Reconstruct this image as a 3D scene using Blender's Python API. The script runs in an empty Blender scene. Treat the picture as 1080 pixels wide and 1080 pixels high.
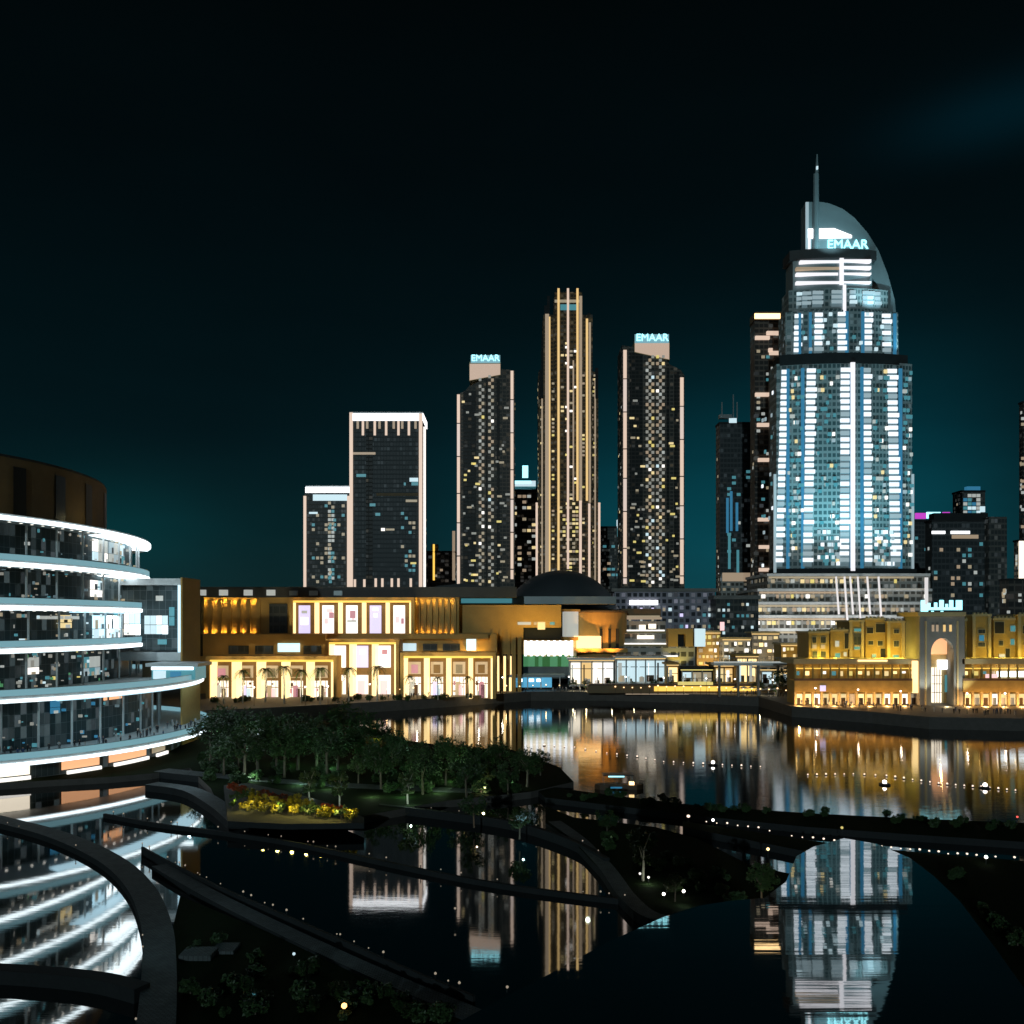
import bpy, math, random
from mathutils import Vector, Matrix
R = random.Random(11)
S = bpy.context.scene
COL = S.collection
F, CX, H0, CZ = 900.0, 540.0, 655.0, 32.0        # focal length in photo pixels, axis, horizon row, eye height

def wx(px, Y): return (px - CX) * Y / F
def wz(py, Y): return CZ + (H0 - py) * Y / F
def gp(px, py, z=0.0):
    Y = F * (CZ - z) / (py - H0)
    return ((px - CX) * Y / F, Y)

# ------------------------------------------------------------------ materials
def newmat(name):
    m = bpy.data.materials.new(name); m.use_nodes = True
    nt = m.node_tree
    return m, nt, nt.nodes['Principled BSDF']
def nd(nt, t, **kw):
    n = nt.nodes.new(t)
    for k, v in kw.items():
        if k[0] == 'i' and k[1:].isdigit(): n.inputs[int(k[1:])].default_value = v
        else: setattr(n, k, v)
    return n
def mth(nt, op, a, b=None, c=None):
    n = nt.nodes.new('ShaderNodeMath'); n.operation = op
    for i, v in enumerate((a, b, c)):
        if v is None: continue
        if isinstance(v, (int, float)): n.inputs[i].default_value = v
        else: nt.links.new(v, n.inputs[i])
    return n.outputs[0]
def stone(name, col, rough=.8, var=.25, scale=.25, metal=0, bump=.15, spec=.5):
    m, nt, b = newmat(name); L = nt.links.new
    tc = nd(nt, 'ShaderNodeTexCoord')
    n1 = nd(nt, 'ShaderNodeTexNoise'); n1.inputs['Scale'].default_value = scale; n1.inputs['Detail'].default_value = 6
    n2 = nd(nt, 'ShaderNodeTexNoise'); n2.inputs['Scale'].default_value = scale * 9; n2.inputs['Detail'].default_value = 4
    L(tc.outputs['Object'], n1.inputs['Vector']); L(tc.outputs['Object'], n2.inputs['Vector'])
    s = mth(nt, 'ADD', n1.outputs['Fac'], mth(nt, 'MULTIPLY', n2.outputs['Fac'], .6))
    f = mth(nt, 'MULTIPLY_ADD', mth(nt, 'SUBTRACT', s, .8), var * 2.2, 1.0)
    mx = nd(nt, 'ShaderNodeVectorMath', operation='SCALE'); mx.inputs[0].default_value = col
    L(f, mx.inputs['Scale']); L(mx.outputs[0], b.inputs['Base Color'])
    b.inputs['Roughness'].default_value = rough; b.inputs['Metallic'].default_value = metal
    b.inputs['Specular IOR Level'].default_value = spec
    if bump:
        bp = nd(nt, 'ShaderNodeBump'); bp.inputs['Strength'].default_value = bump; bp.inputs['Distance'].default_value = .1
        L(n2.outputs['Fac'], bp.inputs['Height']); L(bp.outputs[0], b.inputs['Normal'])
    return m
def em(name, col, st, sample=False):
    m, nt, b = newmat(name)
    b.inputs['Base Color'].default_value = (*[c * .3 for c in col], 1); b.inputs['Roughness'].default_value = .4
    b.inputs['Emission Color'].default_value = (*col, 1); b.inputs['Emission Strength'].default_value = st
    m.cycles.emission_sampling = 'AUTO' if sample else 'NONE'
    return m
def facade(name, glass, wall, bay=3.0, fh=3.6, prob=.35, glow=(1, .8, .55), st=.05, sp=.32, mull=.16, seed=0.0):
    """curtain wall: spandrels and mullions round panes, random panes given a dim added glow to lift the facade"""
    m, nt, b = newmat(name); L = nt.links.new
    tc = nd(nt, 'ShaderNodeTexCoord'); sx = nd(nt, 'ShaderNodeSeparateXYZ'); L(tc.outputs['Object'], sx.inputs[0])
    u = mth(nt, 'DIVIDE', mth(nt, 'ADD', mth(nt, 'ADD', sx.outputs[0], sx.outputs[1]), 500.0 + seed), bay)
    v = mth(nt, 'DIVIDE', sx.outputs[2], fh)
    isglass = mth(nt, 'MULTIPLY', mth(nt, 'GREATER_THAN', mth(nt, 'FRACT', u), mull), mth(nt, 'GREATER_THAN', mth(nt, 'FRACT', v), sp))
    cb = nd(nt, 'ShaderNodeCombineXYZ'); L(mth(nt, 'FLOOR', u), cb.inputs[0]); L(mth(nt, 'FLOOR', v), cb.inputs[1]); cb.inputs[2].default_value = seed
    wn = nd(nt, 'ShaderNodeTexWhiteNoise', noise_dimensions='3D'); L(cb.outputs[0], wn.inputs['Vector'])
    sc = nd(nt, 'ShaderNodeSeparateColor'); L(wn.outputs['Color'], sc.inputs[0])
    lit = mth(nt, 'LESS_THAN', wn.outputs['Value'], prob)
    lvl = mth(nt, 'POWER', sc.outputs[1], 2.2)
    mx = nd(nt, 'ShaderNodeMix', data_type='RGBA'); L(isglass, mx.inputs[0])
    mx.inputs[6].default_value = (*wall, 1); mx.inputs[7].default_value = (*glass, 1)
    L(mx.outputs[2], b.inputs['Base Color'])
    L(mth(nt, 'MULTIPLY_ADD', isglass, -.3, .65), b.inputs['Roughness']); b.inputs['Specular IOR Level'].default_value = .08
    hue = nd(nt, 'ShaderNodeMix', data_type='RGBA'); L(mth(nt, 'POWER', sc.outputs[2], 2.0), hue.inputs[0])
    hue.inputs[6].default_value = (*glow, 1); hue.inputs[7].default_value = (.75, .9, 1, 1)
    L(hue.outputs[2], b.inputs['Emission Color'])
    L(mth(nt, 'MULTIPLY', mth(nt, 'MULTIPLY', isglass, lit), mth(nt, 'MULTIPLY', lvl, st)), b.inputs['Emission Strength'])  # dim glow added to random panes so the dark facade reads lighter
    m.cycles.emission_sampling = 'NONE'
    return m
def leafmat(name, c1, c2):
    m, nt, b = newmat(name); L = nt.links.new
    tc = nd(nt, 'ShaderNodeTexCoord'); n = nd(nt, 'ShaderNodeTexNoise'); n.inputs['Scale'].default_value = 1.3; n.inputs['Detail'].default_value = 3
    L(tc.outputs['Object'], n.inputs['Vector'])
    mx = nd(nt, 'ShaderNodeMix', data_type='RGBA')
    L(mth(nt, 'MULTIPLY_ADD', mth(nt, 'SUBTRACT', n.outputs['Fac'], .5), 3.0, .5), mx.inputs[0])
    mx.inputs[6].default_value = (*c1, 1); mx.inputs[7].default_value = (*c2, 1)
    L(mx.outputs[2], b.inputs['Base Color']); b.inputs['Roughness'].default_value = .55
    return m

M = {}
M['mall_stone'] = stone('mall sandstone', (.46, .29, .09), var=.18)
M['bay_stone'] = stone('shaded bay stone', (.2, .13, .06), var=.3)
M['souk_stone'] = stone('souk render', (.36, .25, .07), var=.35, scale=.4)
M['souk_trim'] = stone('souk pale trim', (.44, .36, .19), var=.2)
M['grey_stone'] = stone('grey stone', (.2, .2, .19))
M['dark_stone'] = stone('dark basalt', (.028, .032, .034), rough=.8, spec=.08)
M['quay'] = stone('quay wall stone', (.085, .08, .075), rough=.75, scale=.6, spec=.15)
M['paving'] = stone('promenade paving', (.12, .12, .115), rough=.75, scale=.5)
def paved(name, col):
    m = stone(name, col, rough=.8, scale=.7, spec=.15, var=.35); nt = m.node_tree; b = nt.nodes['Principled BSDF']
    src = b.inputs['Base Color'].links[0].from_socket
    tc = nd(nt, 'ShaderNodeTexCoord'); bk = nd(nt, 'ShaderNodeTexBrick'); bk.inputs['Scale'].default_value = 1.1; bk.inputs['Color1'].default_value = (1, 1, 1, 1); bk.inputs['Color2'].default_value = (.72, .74, .74, 1); bk.inputs['Mortar'].default_value = (.25, .25, .25, 1); bk.inputs['Mortar Size'].default_value = .03
    nt.links.new(tc.outputs['Object'], bk.inputs['Vector']); mu = nd(nt, 'ShaderNodeVectorMath', operation='MULTIPLY')
    nt.links.new(src, mu.inputs[0]); nt.links.new(bk.outputs['Color'], mu.inputs[1]); nt.links.new(mu.outputs[0], b.inputs['Base Color']); return m
M['path'] = paved('walkway paving', (.13, .15, .155))
M['path_old'] = stone('walkway paving', (.1, .115, .12), rough=.8, scale=.7, spec=.15)
M['lawn'] = stone('dark lawn', (.012, .02, .009), rough=.95, scale=.9, bump=.5, spec=.02)
M['soil'] = stone('far ground', (.05, .05, .045), rough=.95, scale=.05)
M['roof'] = stone('dark roof', (.035, .04, .043), rough=.7)
M['dome'] = stone('dome cladding', (.05, .06, .068), rough=.5, scale=.1, var=.15)
M['white_metal'] = stone('white panel', (.6, .63, .64), rough=.45, var=.22, scale=.4)
M['grey_metal'] = stone('grey metal', (.2, .23, .24), rough=.4, metal=.3, var=.1)
M['dark_metal'] = stone('dark metal', (.03, .032, .034), rough=.4, metal=.5, var=.1)
M['brown'] = stone('brown cladding', (.16, .11, .055), rough=.7)
M['wood'] = stone('dark timber', (.09, .05, .025), rough=.6)
M['bark'] = stone('bark', (.12, .1, .075), rough=.95, scale=2, var=.4)
M['pale_bark'] = stone('pale bark', (.35, .33, .28), rough=.9, scale=2, var=.3)
M['leaf'] = leafmat('leaf dark', (.018, .05, .015), (.05, .1, .03))
M['leaf2'] = leafmat('leaf mid', (.03, .07, .02), (.075, .12, .035))
M['palm'] = leafmat('palm leaf', (.035, .06, .018), (.08, .11, .035))
M['flower'] = leafmat('yellow flower', (.35, .28, .02), (.12, .13, .02))
M['redflower'] = leafmat('red flower', (.4, .05, .02), (.3, .1, .02))
M['addr_wall'] = facade('teal tower wall', (.07, .12, .13), (.3, .36, .37), bay=2.4, fh=3.7, prob=.4, glow=(.55, .9, 1), st=.08, sp=.4, mull=.3)
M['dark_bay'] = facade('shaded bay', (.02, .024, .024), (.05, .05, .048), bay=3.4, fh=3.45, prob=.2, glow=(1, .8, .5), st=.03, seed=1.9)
M['sail'] = stone('sail panels', (.2, .27, .29), rough=.5, var=.1, scale=.05)
M['dk_glass'] = facade('dark blue glass', (.04, .05, .055), (.075, .085, .09), bay=2.6, fh=3.8, prob=.3, glow=(.6, .85, .95), st=.02, seed=3.1)
M['dk_glass2'] = facade('dark grey glass', (.045, .055, .058), (.1, .105, .1), bay=2.2, fh=3.6, prob=.5, glow=(.8, .9, .85), st=.035, seed=7.7)
M['res_wall'] = facade('residence wall', (.045, .048, .046), (.13, .12, .105), bay=3.4, fh=3.45, prob=.35, glow=(1, .8, .5), st=.035, seed=1.3)
M['res_brown'] = facade('bronze residence wall', (.05, .042, .028), (.16, .115, .065), bay=3.0, fh=3.45, prob=.45, glow=(1, .75, .38), st=.05, seed=5.2)
M['brown_twr'] = facade('brown tower wall', (.04, .042, .042), (.13, .115, .1), bay=3.2, fh=3.6, prob=.3, glow=(.8, .85, .8), st=.04, seed=9.1)
M['lav_wall'] = facade('pale apartment wall', (.04, .045, .055), (.3, .3, .36), bay=3.0, fh=3.3, prob=.5, glow=(.75, .8, 1), st=.14, sp=.4, mull=.35, seed=2.2)
M['pod_wall'] = facade('podium wall', (.08, .08, .07), (.36, .36, .34), bay=3.2, fh=3.8, prob=.5, glow=(1, .85, .55), st=.16, sp=.45, mull=.3, seed=4.4)
M['far_wall'] = facade('far block wall', (.04, .042, .042), (.11, .1, .09), bay=4, fh=3.8, prob=.3, glow=(1, .8, .6), st=.04, seed=6.6)
M['shop_glass'] = facade('store glazing', (.05, .07, .075), (.14, .17, .18), bay=1.6, fh=2.4, prob=.5, glow=(.6, .85, .9), st=.06, sp=.04, mull=.06, seed=8.2)
# light-giving materials
def E(key, col, st, sample=False): M[key] = em(key.replace('_', ' '), col, st, sample)
E('led_white', (.82, .95, 1), 2.4, True)
E('led_cool', (.55, .85, 1), 1.1, True)
E('teal_glow', (.25, .5, .58), .5)
E('strip_pink', (1, .74, .58), .54)
E('check', (.9, .88, .78), .17)
E('crown_glow', (1, .72, .55), .36)
E('bal_glow', (.55, .8, .9), .1)
E('strip_warm', (1, .66, .26), .6)
E('strip_pale', (1, .8, .7), .5)
E('strip_dim', (1, .74, .5), .22)
E('crown_white', (.95, .97, 1), 1.6)
E('w_white', (1, .95, .88), .95)
E('w_warm', (1, .78, .38), .6)
E('w_yellow', (1, .82, .25), .5)
E('w_dim', (1, .82, .55), .2)
E('w_grey', (.85, .9, .85), .3)
E('w_cool', (.7, .92, 1), .6)
E('w_blue', (.06, .34, .6), .32)
E('w_teal', (.15, .55, .65), .25)
E('bal_white', (.86, .93, 1), .85)
E('bal_dim', (.6, .78, .85), .32)
E('strip_col', (1, .95, .95), .5)
E('pole_white', (.92, .9, .95), .75)
E('sign_cyan', (.35, .9, 1), 1.5)
E('cyan_glow', (.05, .6, .85), 1.2)
E('magenta', (.8, .08, .8), .5)
E('lav', (.68, .62, .95), .8, True)
E('poster_white', (1, .93, .88), 1.15, True)
E('poster_pink', (1, .6, .6), .85)
E('poster_rose', (.55, .25, .3), .6)
E('shop_warm', (1, .7, .3), 1.3, True)
E('shop_white', (1, .88, .7), 1.15, True)
E('peach', (1, .5, .25), .75, True)
E('bright_warm', (1, .66, .3), 2.2, True)
E('gold', (1, .6, .1), .9, True)
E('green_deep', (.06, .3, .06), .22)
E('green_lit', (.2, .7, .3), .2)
E('blue_canopy', (.12, .5, .8), .5, True)
E('lamp', (1, .93, .82), 6.0)
E('lamp_pink', (1, .78, .62), 1.1)
E('lamp_amber', (1, .5, .15), 3.0)
E('downlight', (1, .95, .85), 1.6)
E('lantern', (1, .62, .28), 2.6)
E('dot', (1, .8, .6), .22)
E('red_dot', (1, .1, .08), 1.2)

def water_mat(name, ior, rough, base, rip=.02, long=0):
    m, nt, b = newmat(name); L = nt.links.new
    b.inputs['Base Color'].default_value = (*base, 1); b.inputs['Roughness'].default_value = rough; b.inputs['IOR'].default_value = ior
    tc = nd(nt, 'ShaderNodeTexCoord'); mp = nd(nt, 'ShaderNodeMapping'); mp.inputs['Scale'].default_value = (.45, 1.1, 1)
    n = nd(nt, 'ShaderNodeTexNoise'); n.inputs['Scale'].default_value = 1.0; n.inputs['Detail'].default_value = 4
    L(tc.outputs['Object'], mp.inputs[0]); L(mp.outputs[0], n.inputs['Vector'])
    bp = nd(nt, 'ShaderNodeBump'); bp.inputs['Strength'].default_value = 1; bp.inputs['Distance'].default_value = rip
    L(n.outputs['Fac'], bp.inputs['Height']); L(bp.outputs[0], b.inputs['Normal'])
    if long:                                   # fine wavelets running along the shore stretch the lights downwards
        mp2 = nd(nt, 'ShaderNodeMapping'); mp2.inputs['Scale'].default_value = (.1, 3.2, 1); L(tc.outputs['Object'], mp2.inputs[0])
        n2 = nd(nt, 'ShaderNodeTexNoise'); n2.inputs['Scale'].default_value = 1.0; n2.inputs['Detail'].default_value = 3; L(mp2.outputs[0], n2.inputs['Vector'])
        b2 = nd(nt, 'ShaderNodeBump'); b2.inputs['Strength'].default_value = 1; b2.inputs['Distance'].default_value = long
        L(n2.outputs['Fac'], b2.inputs['Height']); L(bp.outputs[0], b2.inputs['Normal']); L(b2.outputs[0], b.inputs['Normal'])
    return m
M['water'] = water_mat('lake water', 3.6, .026, (.001, .003, .004), .0015, .0075)
M['basin'] = water_mat('calm basin water', 3.9, .03, (.001, .003, .004), .0015, .0011)
M['pool'] = water_mat('still pool water', 5.2, .022, (.001, .004, .005), .0005, .0009)

# ------------------------------------------------------------------ mesh building
class MB:
    def __init__(s): s.v = []; s.f = []; s.mi = []; s.mats = []
    def _m(s, m):
        m = M[m] if isinstance(m, str) else m
        if m not in s.mats: s.mats.append(m)
        return s.mats.index(m)
    def face(s, pts, m):
        i = len(s.v); s.v += [tuple(p) for p in pts]; s.f.append(tuple(range(i, i + len(pts)))); s.mi.append(s._m(m))
    def box(s, x0, x1, y0, y1, z0, z1, m):
        if x0 > x1: x0, x1 = x1, x0
        if y0 > y1: y0, y1 = y1, y0
        if z0 > z1: z0, z1 = z1, z0
        i = len(s.v); k = s._m(m)
        s.v += [(x0, y0, z0), (x1, y0, z0), (x1, y1, z0), (x0, y1, z0), (x0, y0, z1), (x1, y0, z1), (x1, y1, z1), (x0, y1, z1)]
        for q in ((0, 3, 2, 1), (4, 5, 6, 7), (0, 1, 5, 4), (1, 2, 6, 5), (2, 3, 7, 6), (3, 0, 4, 7)):
            s.f.append(tuple(i + a for a in q)); s.mi.append(k)
        return s
    def pbox(s, p0, p1, q0, q1, Y, d, m, proud=0):
        """box whose front face spans photo columns p0-p1 and rows q0-q1 at distance Y"""
        return s.box(wx(p0, Y), wx(p1, Y), Y - proud, Y + d, wz(q1, Y), wz(q0, Y), m)
    def prism(s, poly, z0, z1, m, mtop=None):
        n = len(poly); i = len(s.v); k = s._m(m); kt = s._m(mtop or m)
        s.v += [(x, y, z0) for x, y in poly] + [(x, y, z1) for x, y in poly]
        for a in range(n):
            c = (a + 1) % n
            s.f.append((i + a, i + c, i + n + c, i + n + a)); s.mi.append(k)
        s.f.append(tuple(i + n + a for a in range(n))); s.mi.append(kt)
        s.f.append(tuple(i + a for a in reversed(range(n)))); s.mi.append(k)
        return s
    def xz(s, poly, y0, y1, m):
        n = len(poly); i = len(s.v); k = s._m(m)
        s.v += [(x, y0, z) for x, z in poly] + [(x, y1, z) for x, z in poly]
        for a in range(n):
            c = (a + 1) % n
            s.f.append((i + a, i + c, i + n + c, i + n + a)); s.mi.append(k)
        s.f.append(tuple(i + a for a in range(n))); s.mi.append(k)
        s.f.append(tuple(i + n + a for a in reversed(range(n)))); s.mi.append(k)
        return s
    def tube(s, p0, p1, r0, r1, m, n=8):
        p0 = Vector(p0); p1 = Vector(p1); d = (p1 - p0).normalized()
        a = d.orthogonal().normalized(); b_ = d.cross(a); i = len(s.v); k = s._m(m)
        for p, r in ((p0, r0), (p1, r1)):
            for j in range(n):
                t = 2 * math.pi * j / n; s.v.append(tuple(p + a * (r * math.cos(t)) + b_ * (r * math.sin(t))))
        for j in range(n):
            c = (j + 1) % n; s.f.append((i + j, i + c, i + n + c, i + n + j)); s.mi.append(k)
        s.f.append(tuple(i + j for j in reversed(range(n)))); s.mi.append(k)
        s.f.append(tuple(i + n + j for j in range(n))); s.mi.append(k)
        return s
    def lathe(s, c, prof, m, n=24):
        i = len(s.v); k = s._m(m)
        for r, z in prof:
            for j in range(n):
                t = 2 * math.pi * j / n; s.v.append((c[0] + r * math.cos(t), c[1] + r * math.sin(t), c[2] + z))
        for a in range(len(prof) - 1):
            for j in range(n):
                c2 = (j + 1) % n; s.f.append((i + a * n + j, i + a * n + c2, i + (a + 1) * n + c2, i + (a + 1) * n + j)); s.mi.append(k)
        s.f.append(tuple(i + j for j in reversed(range(n)))); s.mi.append(k)
        e = i + (len(prof) - 1) * n; s.f.append(tuple(e + j for j in range(n))); s.mi.append(k)
        return s
    def build(s, name, parent=None, smooth=False):
        o0 = org(parent)
        me = bpy.data.meshes.new(name)
        me.from_pydata([(x - o0[0], y - o0[1], z - o0[2]) for x, y, z in s.v], [], s.f)
        for m in s.mats: me.materials.append(m)
        me.polygons.foreach_set('material_index', s.mi)
        if smooth: me.polygons.foreach_set('use_smooth', [True] * len(s.f))
        me.update()
        o = bpy.data.objects.new(name, me); COL.objects.link(o)
        if parent is not None: o.parent = parent
        return o
ORG = {}
def org(p):
    while p is not None:
        if p.name in ORG: return ORG[p.name]
        p = p.parent
    return (0, 0, 0)
def tag(o, label, cat, group=None):
    o['label'] = label; o['category'] = cat
    if group: o['group'] = group
    return o
def thing(name, label, cat, loc, group=None):
    o = bpy.data.objects.new(name, None); COL.objects.link(o); o.location = loc; o.empty_display_size = .5
    ORG[o.name] = tuple(loc); return tag(o, label, cat, group)
def struct(mb, name, kind='structure'):
    o = mb.build(name); o['kind'] = kind; return o
def copy_tree(o, loc, label=None, group=None, rz=0.0, sc=1.0):
    c = o.copy(); COL.objects.link(c); c.location = loc; c.rotation_euler = (0, 0, rz); c.scale = (sc, sc, sc) if isinstance(sc, (int, float)) else sc
    if label: c['label'] = label
    if group: c['group'] = group
    for ch in list(o.children):
        d = ch.copy(); COL.objects.link(d); d.parent = c
        for g in list(ch.children):
            e = g.copy(); COL.objects.link(e); e.parent = d
    return c
def many(root, name, rects, limit=100):
    """rects: (x0,x1,y0,y1,z0,z1,mat). The largest become parts of their own, the rest one part."""
    rects = sorted(rects, key=lambda r: -(r[1] - r[0]) * (r[5] - r[4]))
    for r in rects[:limit]: MB().box(*r).build(name, root)
    if len(rects) > limit:
        mb = MB()
        for r in rects[limit:]: mb.box(*r)
        mb.build(name, root)['kind'] = 'stuff'
def lamp(kind, loc, energy, col, size=.15, target=None, cone=100, blend=.6):
    l = bpy.data.lights.new(kind.lower() + '_light', kind); l.energy = energy; l.color = col
    if kind in ('POINT', 'SPOT'): l.shadow_soft_size = size
    if kind == 'SPOT': l.spot_size = math.radians(cone); l.spot_blend = blend
    o = bpy.data.objects.new(kind.lower() + '_light', l); COL.objects.link(o); o.location = loc
    if target is not None: o.rotation_euler = (Vector(target) - Vector(loc)).to_track_quat('-Z', 'Y').to_euler()
    return o
def text_mesh(body, size, depth, mat, parent, center, name='sign_lettering'):
    cu = bpy.data.curves.new('txt', 'FONT'); cu.body = body; cu.size = size; cu.extrude = depth; cu.align_x = 'CENTER'; cu.align_y = 'CENTER'
    t = bpy.data.objects.new('txt', cu); COL.objects.link(t); t.rotation_euler = (math.pi / 2, 0, 0)
    bpy.context.view_layer.update()
    dg = bpy.context.evaluated_depsgraph_get()
    me = bpy.data.meshes.new_from_object(t.evaluated_get(dg)); me.transform(t.matrix_world)
    bpy.data.objects.remove(t); bpy.data.curves.remove(cu)
    me.materials.clear(); me.materials.append(M[mat])
    o0 = org(parent); me.transform(Matrix.Translation([center[i] - o0[i] for i in range(3)]))
    o = bpy.data.objects.new(name, me); COL.objects.link(o); o.parent = parent
    return o
ORD = ['first', 'second', 'third', 'fourth', 'fifth', 'sixth', 'seventh', 'eighth', 'ninth', 'tenth', 'eleventh', 'twelfth',
       'thirteenth', 'fourteenth', 'fifteenth', 'sixteenth', 'seventeenth', 'eighteenth', 'nineteenth', 'twentieth']

# ------------------------------------------------------------------ camera, sky, added facade fill
cam = bpy.data.cameras.new('camera'); co = bpy.data.objects.new('camera', cam); COL.objects.link(co)
co.location = (0, 0, CZ); co.rotation_euler = (math.pi / 2, 0, 0)
cam.sensor_width = 36; cam.lens = 36 * F / 1080; cam.shift_y = (H0 - 540) / 1080; cam.clip_end = 9000; cam.clip_start = .5
S.camera = co
S.view_settings.view_transform = 'Standard'; S.view_settings.look = 'None'; S.view_settings.exposure = .45; S.view_settings.gamma = 1
S.cycles.use_denoising = True
S.cycles.max_bounces = 6; S.cycles.diffuse_bounces = 2; S.cycles.glossy_bounces = 4; S.cycles.transmission_bounces = 4
S.cycles.sample_clamp_indirect = 4; S.cycles.use_light_tree = True; S.cycles.caustics_reflective = False
wd = bpy.data.worlds.new('World'); S.world = wd; wd.use_nodes = True
nt = wd.node_tree; L = nt.links.new; bg = nt.nodes['Background']; out = nt.nodes['World Output']
sky = nd(nt, 'ShaderNodeTexSky', sky_type='NISHITA', sun_disc=False); sky.sun_elevation = math.radians(9); sky.sun_rotation = math.radians(190)
L(sky.outputs[0], bg.inputs[0]); bg.inputs[1].default_value = .0002
tc = nd(nt, 'ShaderNodeTexCoord'); sx = nd(nt, 'ShaderNodeSeparateXYZ'); L(tc.outputs['Generated'], sx.inputs[0])
cr = nd(nt, 'ShaderNodeValToRGB'); L(sx.outputs[2], cr.inputs[0])
stops = [(0, (.0036, .021, .024)), (.1, (.0010, .0125, .0155)), (.2, (.0004, .0068, .0092)), (.33, (.0002, .0036, .0048)), (.46, (.0002, .0022, .0028)), (.62, (.0002, .0010, .0011))]
el = cr.color_ramp.elements
el[0].position, el[0].color = stops[0][0], (*stops[0][1], 1); el[1].position, el[1].color = stops[-1][0], (*stops[-1][1], 1)
for p, c in stops[1:-1]:
    e = el.new(p); e.color = (*c, 1)
def glow(px, py, w, hgt, col):
    """broad glow of the lit city in the night air, centred on a direction"""
    d = Vector(((px - CX) / F, 1, (H0 - py) / F)).normalized()
    gx = mth(nt, 'DIVIDE', mth(nt, 'SUBTRACT', mth(nt, 'ARCTAN2', sx.outputs[0], sx.outputs[1]), math.atan2(d.x, d.y)), w)
    gz = mth(nt, 'DIVIDE', mth(nt, 'SUBTRACT', sx.outputs[2], d.z), hgt)
    q = mth(nt, 'ADD', mth(nt, 'MULTIPLY', gx, gx), mth(nt, 'MULTIPLY', gz, gz))
    g = mth(nt, 'POWER', 2.71828, mth(nt, 'MULTIPLY', q, -1.0))
    v = nd(nt, 'ShaderNodeVectorMath', operation='SCALE'); v.inputs[0].default_value = col; L(g, v.inputs['Scale'])
    return v.outputs[0]
def vadd(a, b_):
    v = nd(nt, 'ShaderNodeVectorMath', operation='ADD'); L(a, v.inputs[0]); L(b_, v.inputs[1]); return v.outputs[0]
tot = cr.outputs[0]
for g in ((770, 590, .22, .15, (0, .036, .05)), (960, 530, .1, .12, (0, .018, .026)), (590, 560, .14, .09, (0, .008, .012)), (1060, 120, .1, .025, (0, .006, .01)), (110, 560, .1, .05, (0, .014, .016))):
    tot = vadd(tot, glow(*g))
cn = nd(nt, 'ShaderNodeTexNoise'); cn.inputs['Scale'].default_value = 2.2; cn.inputs['Detail'].default_value = 5; cm = nd(nt, 'ShaderNodeMapping'); cm.inputs['Scale'].default_value = (1, 1, 3.5); L(tc.outputs['Generated'], cm.inputs[0]); L(cm.outputs[0], cn.inputs['Vector'])
cv = nd(nt, 'ShaderNodeVectorMath', operation='SCALE'); L(tot, cv.inputs[0]); L(mth(nt, 'MULTIPLY_ADD', cn.outputs['Fac'], .9, .55), cv.inputs['Scale']); tot = cv.outputs[0]
bg2 = nd(nt, 'ShaderNodeBackground'); L(tot, bg2.inputs[0]); bg2.inputs[1].default_value = .78
ad = nd(nt, 'ShaderNodeAddShader'); L(bg.outputs[0], ad.inputs[0]); L(bg2.outputs[0], ad.inputs[1]); L(ad.outputs[0], out.inputs[0])
sun = bpy.data.lights.new('facade_fill', 'SUN'); sun.energy = .36; sun.angle = math.radians(.5); sun.color = (.72, .95, 1)  # unseen low lamp behind the camera, added to lift the dark facades
so = bpy.data.objects.new('facade_fill', sun); COL.objects.link(so); so.rotation_euler = (math.radians(81), 0, math.radians(-10))

# ------------------------------------------------------------------ ground, water, paths
mb = MB()
far = [gp(*p) for p in ((150, 765), (300, 757), (380, 752), (470, 746), (560, 739), (640, 739), (740, 742), (800, 745), (835, 756), (920, 763), (980, 769), (1080, 771), (1400, 775))]
QZ = 3.6
mb.prism([(-900, 262)] + far + [(900, 235), (5000, 235), (5000, 6000), (-5000, 6000), (-5000, 262)], -2, QZ, 'quay', 'paving')
struct(mb, 'ground')
struct(MB().box(-1500, 1500, -200, 262, -2.4, -2.2, 'soil'), 'lake_bed')
SEAM = [(-600, 185), (-110, 185), (-60, 170), (-10, 157), (5, 156), (31, 141), (75, 125), (110, 120), (600, 100)]   # runs under the banks
mb = MB()
for (xa, ya), (xb, yb) in zip(SEAM, SEAM[1:]): mb.face([(xa, ya, 0), (xb, yb, 0), (xb, 420, 0), (xa, 420, 0)], 'water')
struct(mb, 'lake_water'); mb = MB()
for (xa, ya), (xb, yb) in zip(SEAM, SEAM[1:]): mb.face([(xa, -150, 0), (xb, -150, 0), (xb, yb, 0), (xa, ya, 0)], 'basin')
struct(mb, 'basin_water')
PZ = 1.2
park = [gp(*p) for p in ((0, 833), (60, 829), (115, 826), (160, 822), (200, 816), (222, 838), (236, 868), (385, 868), (470, 852), (560, 842), (605, 831), (590, 815), (540, 796), (480, 793), (430, 786), (400, 776), (370, 766), (330, 763))]
mb = MB(); mb.prism([(-400, 163)] + park + [(-90, 262.5), (-400, 262.5)], -2, PZ, 'quay', 'lawn'); struct(mb, 'park_ground')
def region(name, pts, z, m, mt):
    mb = MB(); mb.prism([gp(x, y, z) for x, y in pts], -2, z, m, mt); return struct(mb, name)
region('lake_spit', [(560, 827), (640, 838), (740, 850), (860, 858), (960, 863), (1080, 868), (1300, 872), (1300, 902), (1080, 888), (960, 880), (850, 872), (740, 861), (650, 850), (575, 841)], 1.0, 'dark_stone', 'lawn')
region('dark_bank', [(720, 866), (800, 878), (880, 890), (960, 898), (1080, 908), (1300, 916), (1300, 1150), (1060, 1075), (1010, 960), (955, 914), (880, 904), (800, 888), (720, 872)], 1.0, 'dark_stone', 'lawn')
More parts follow.
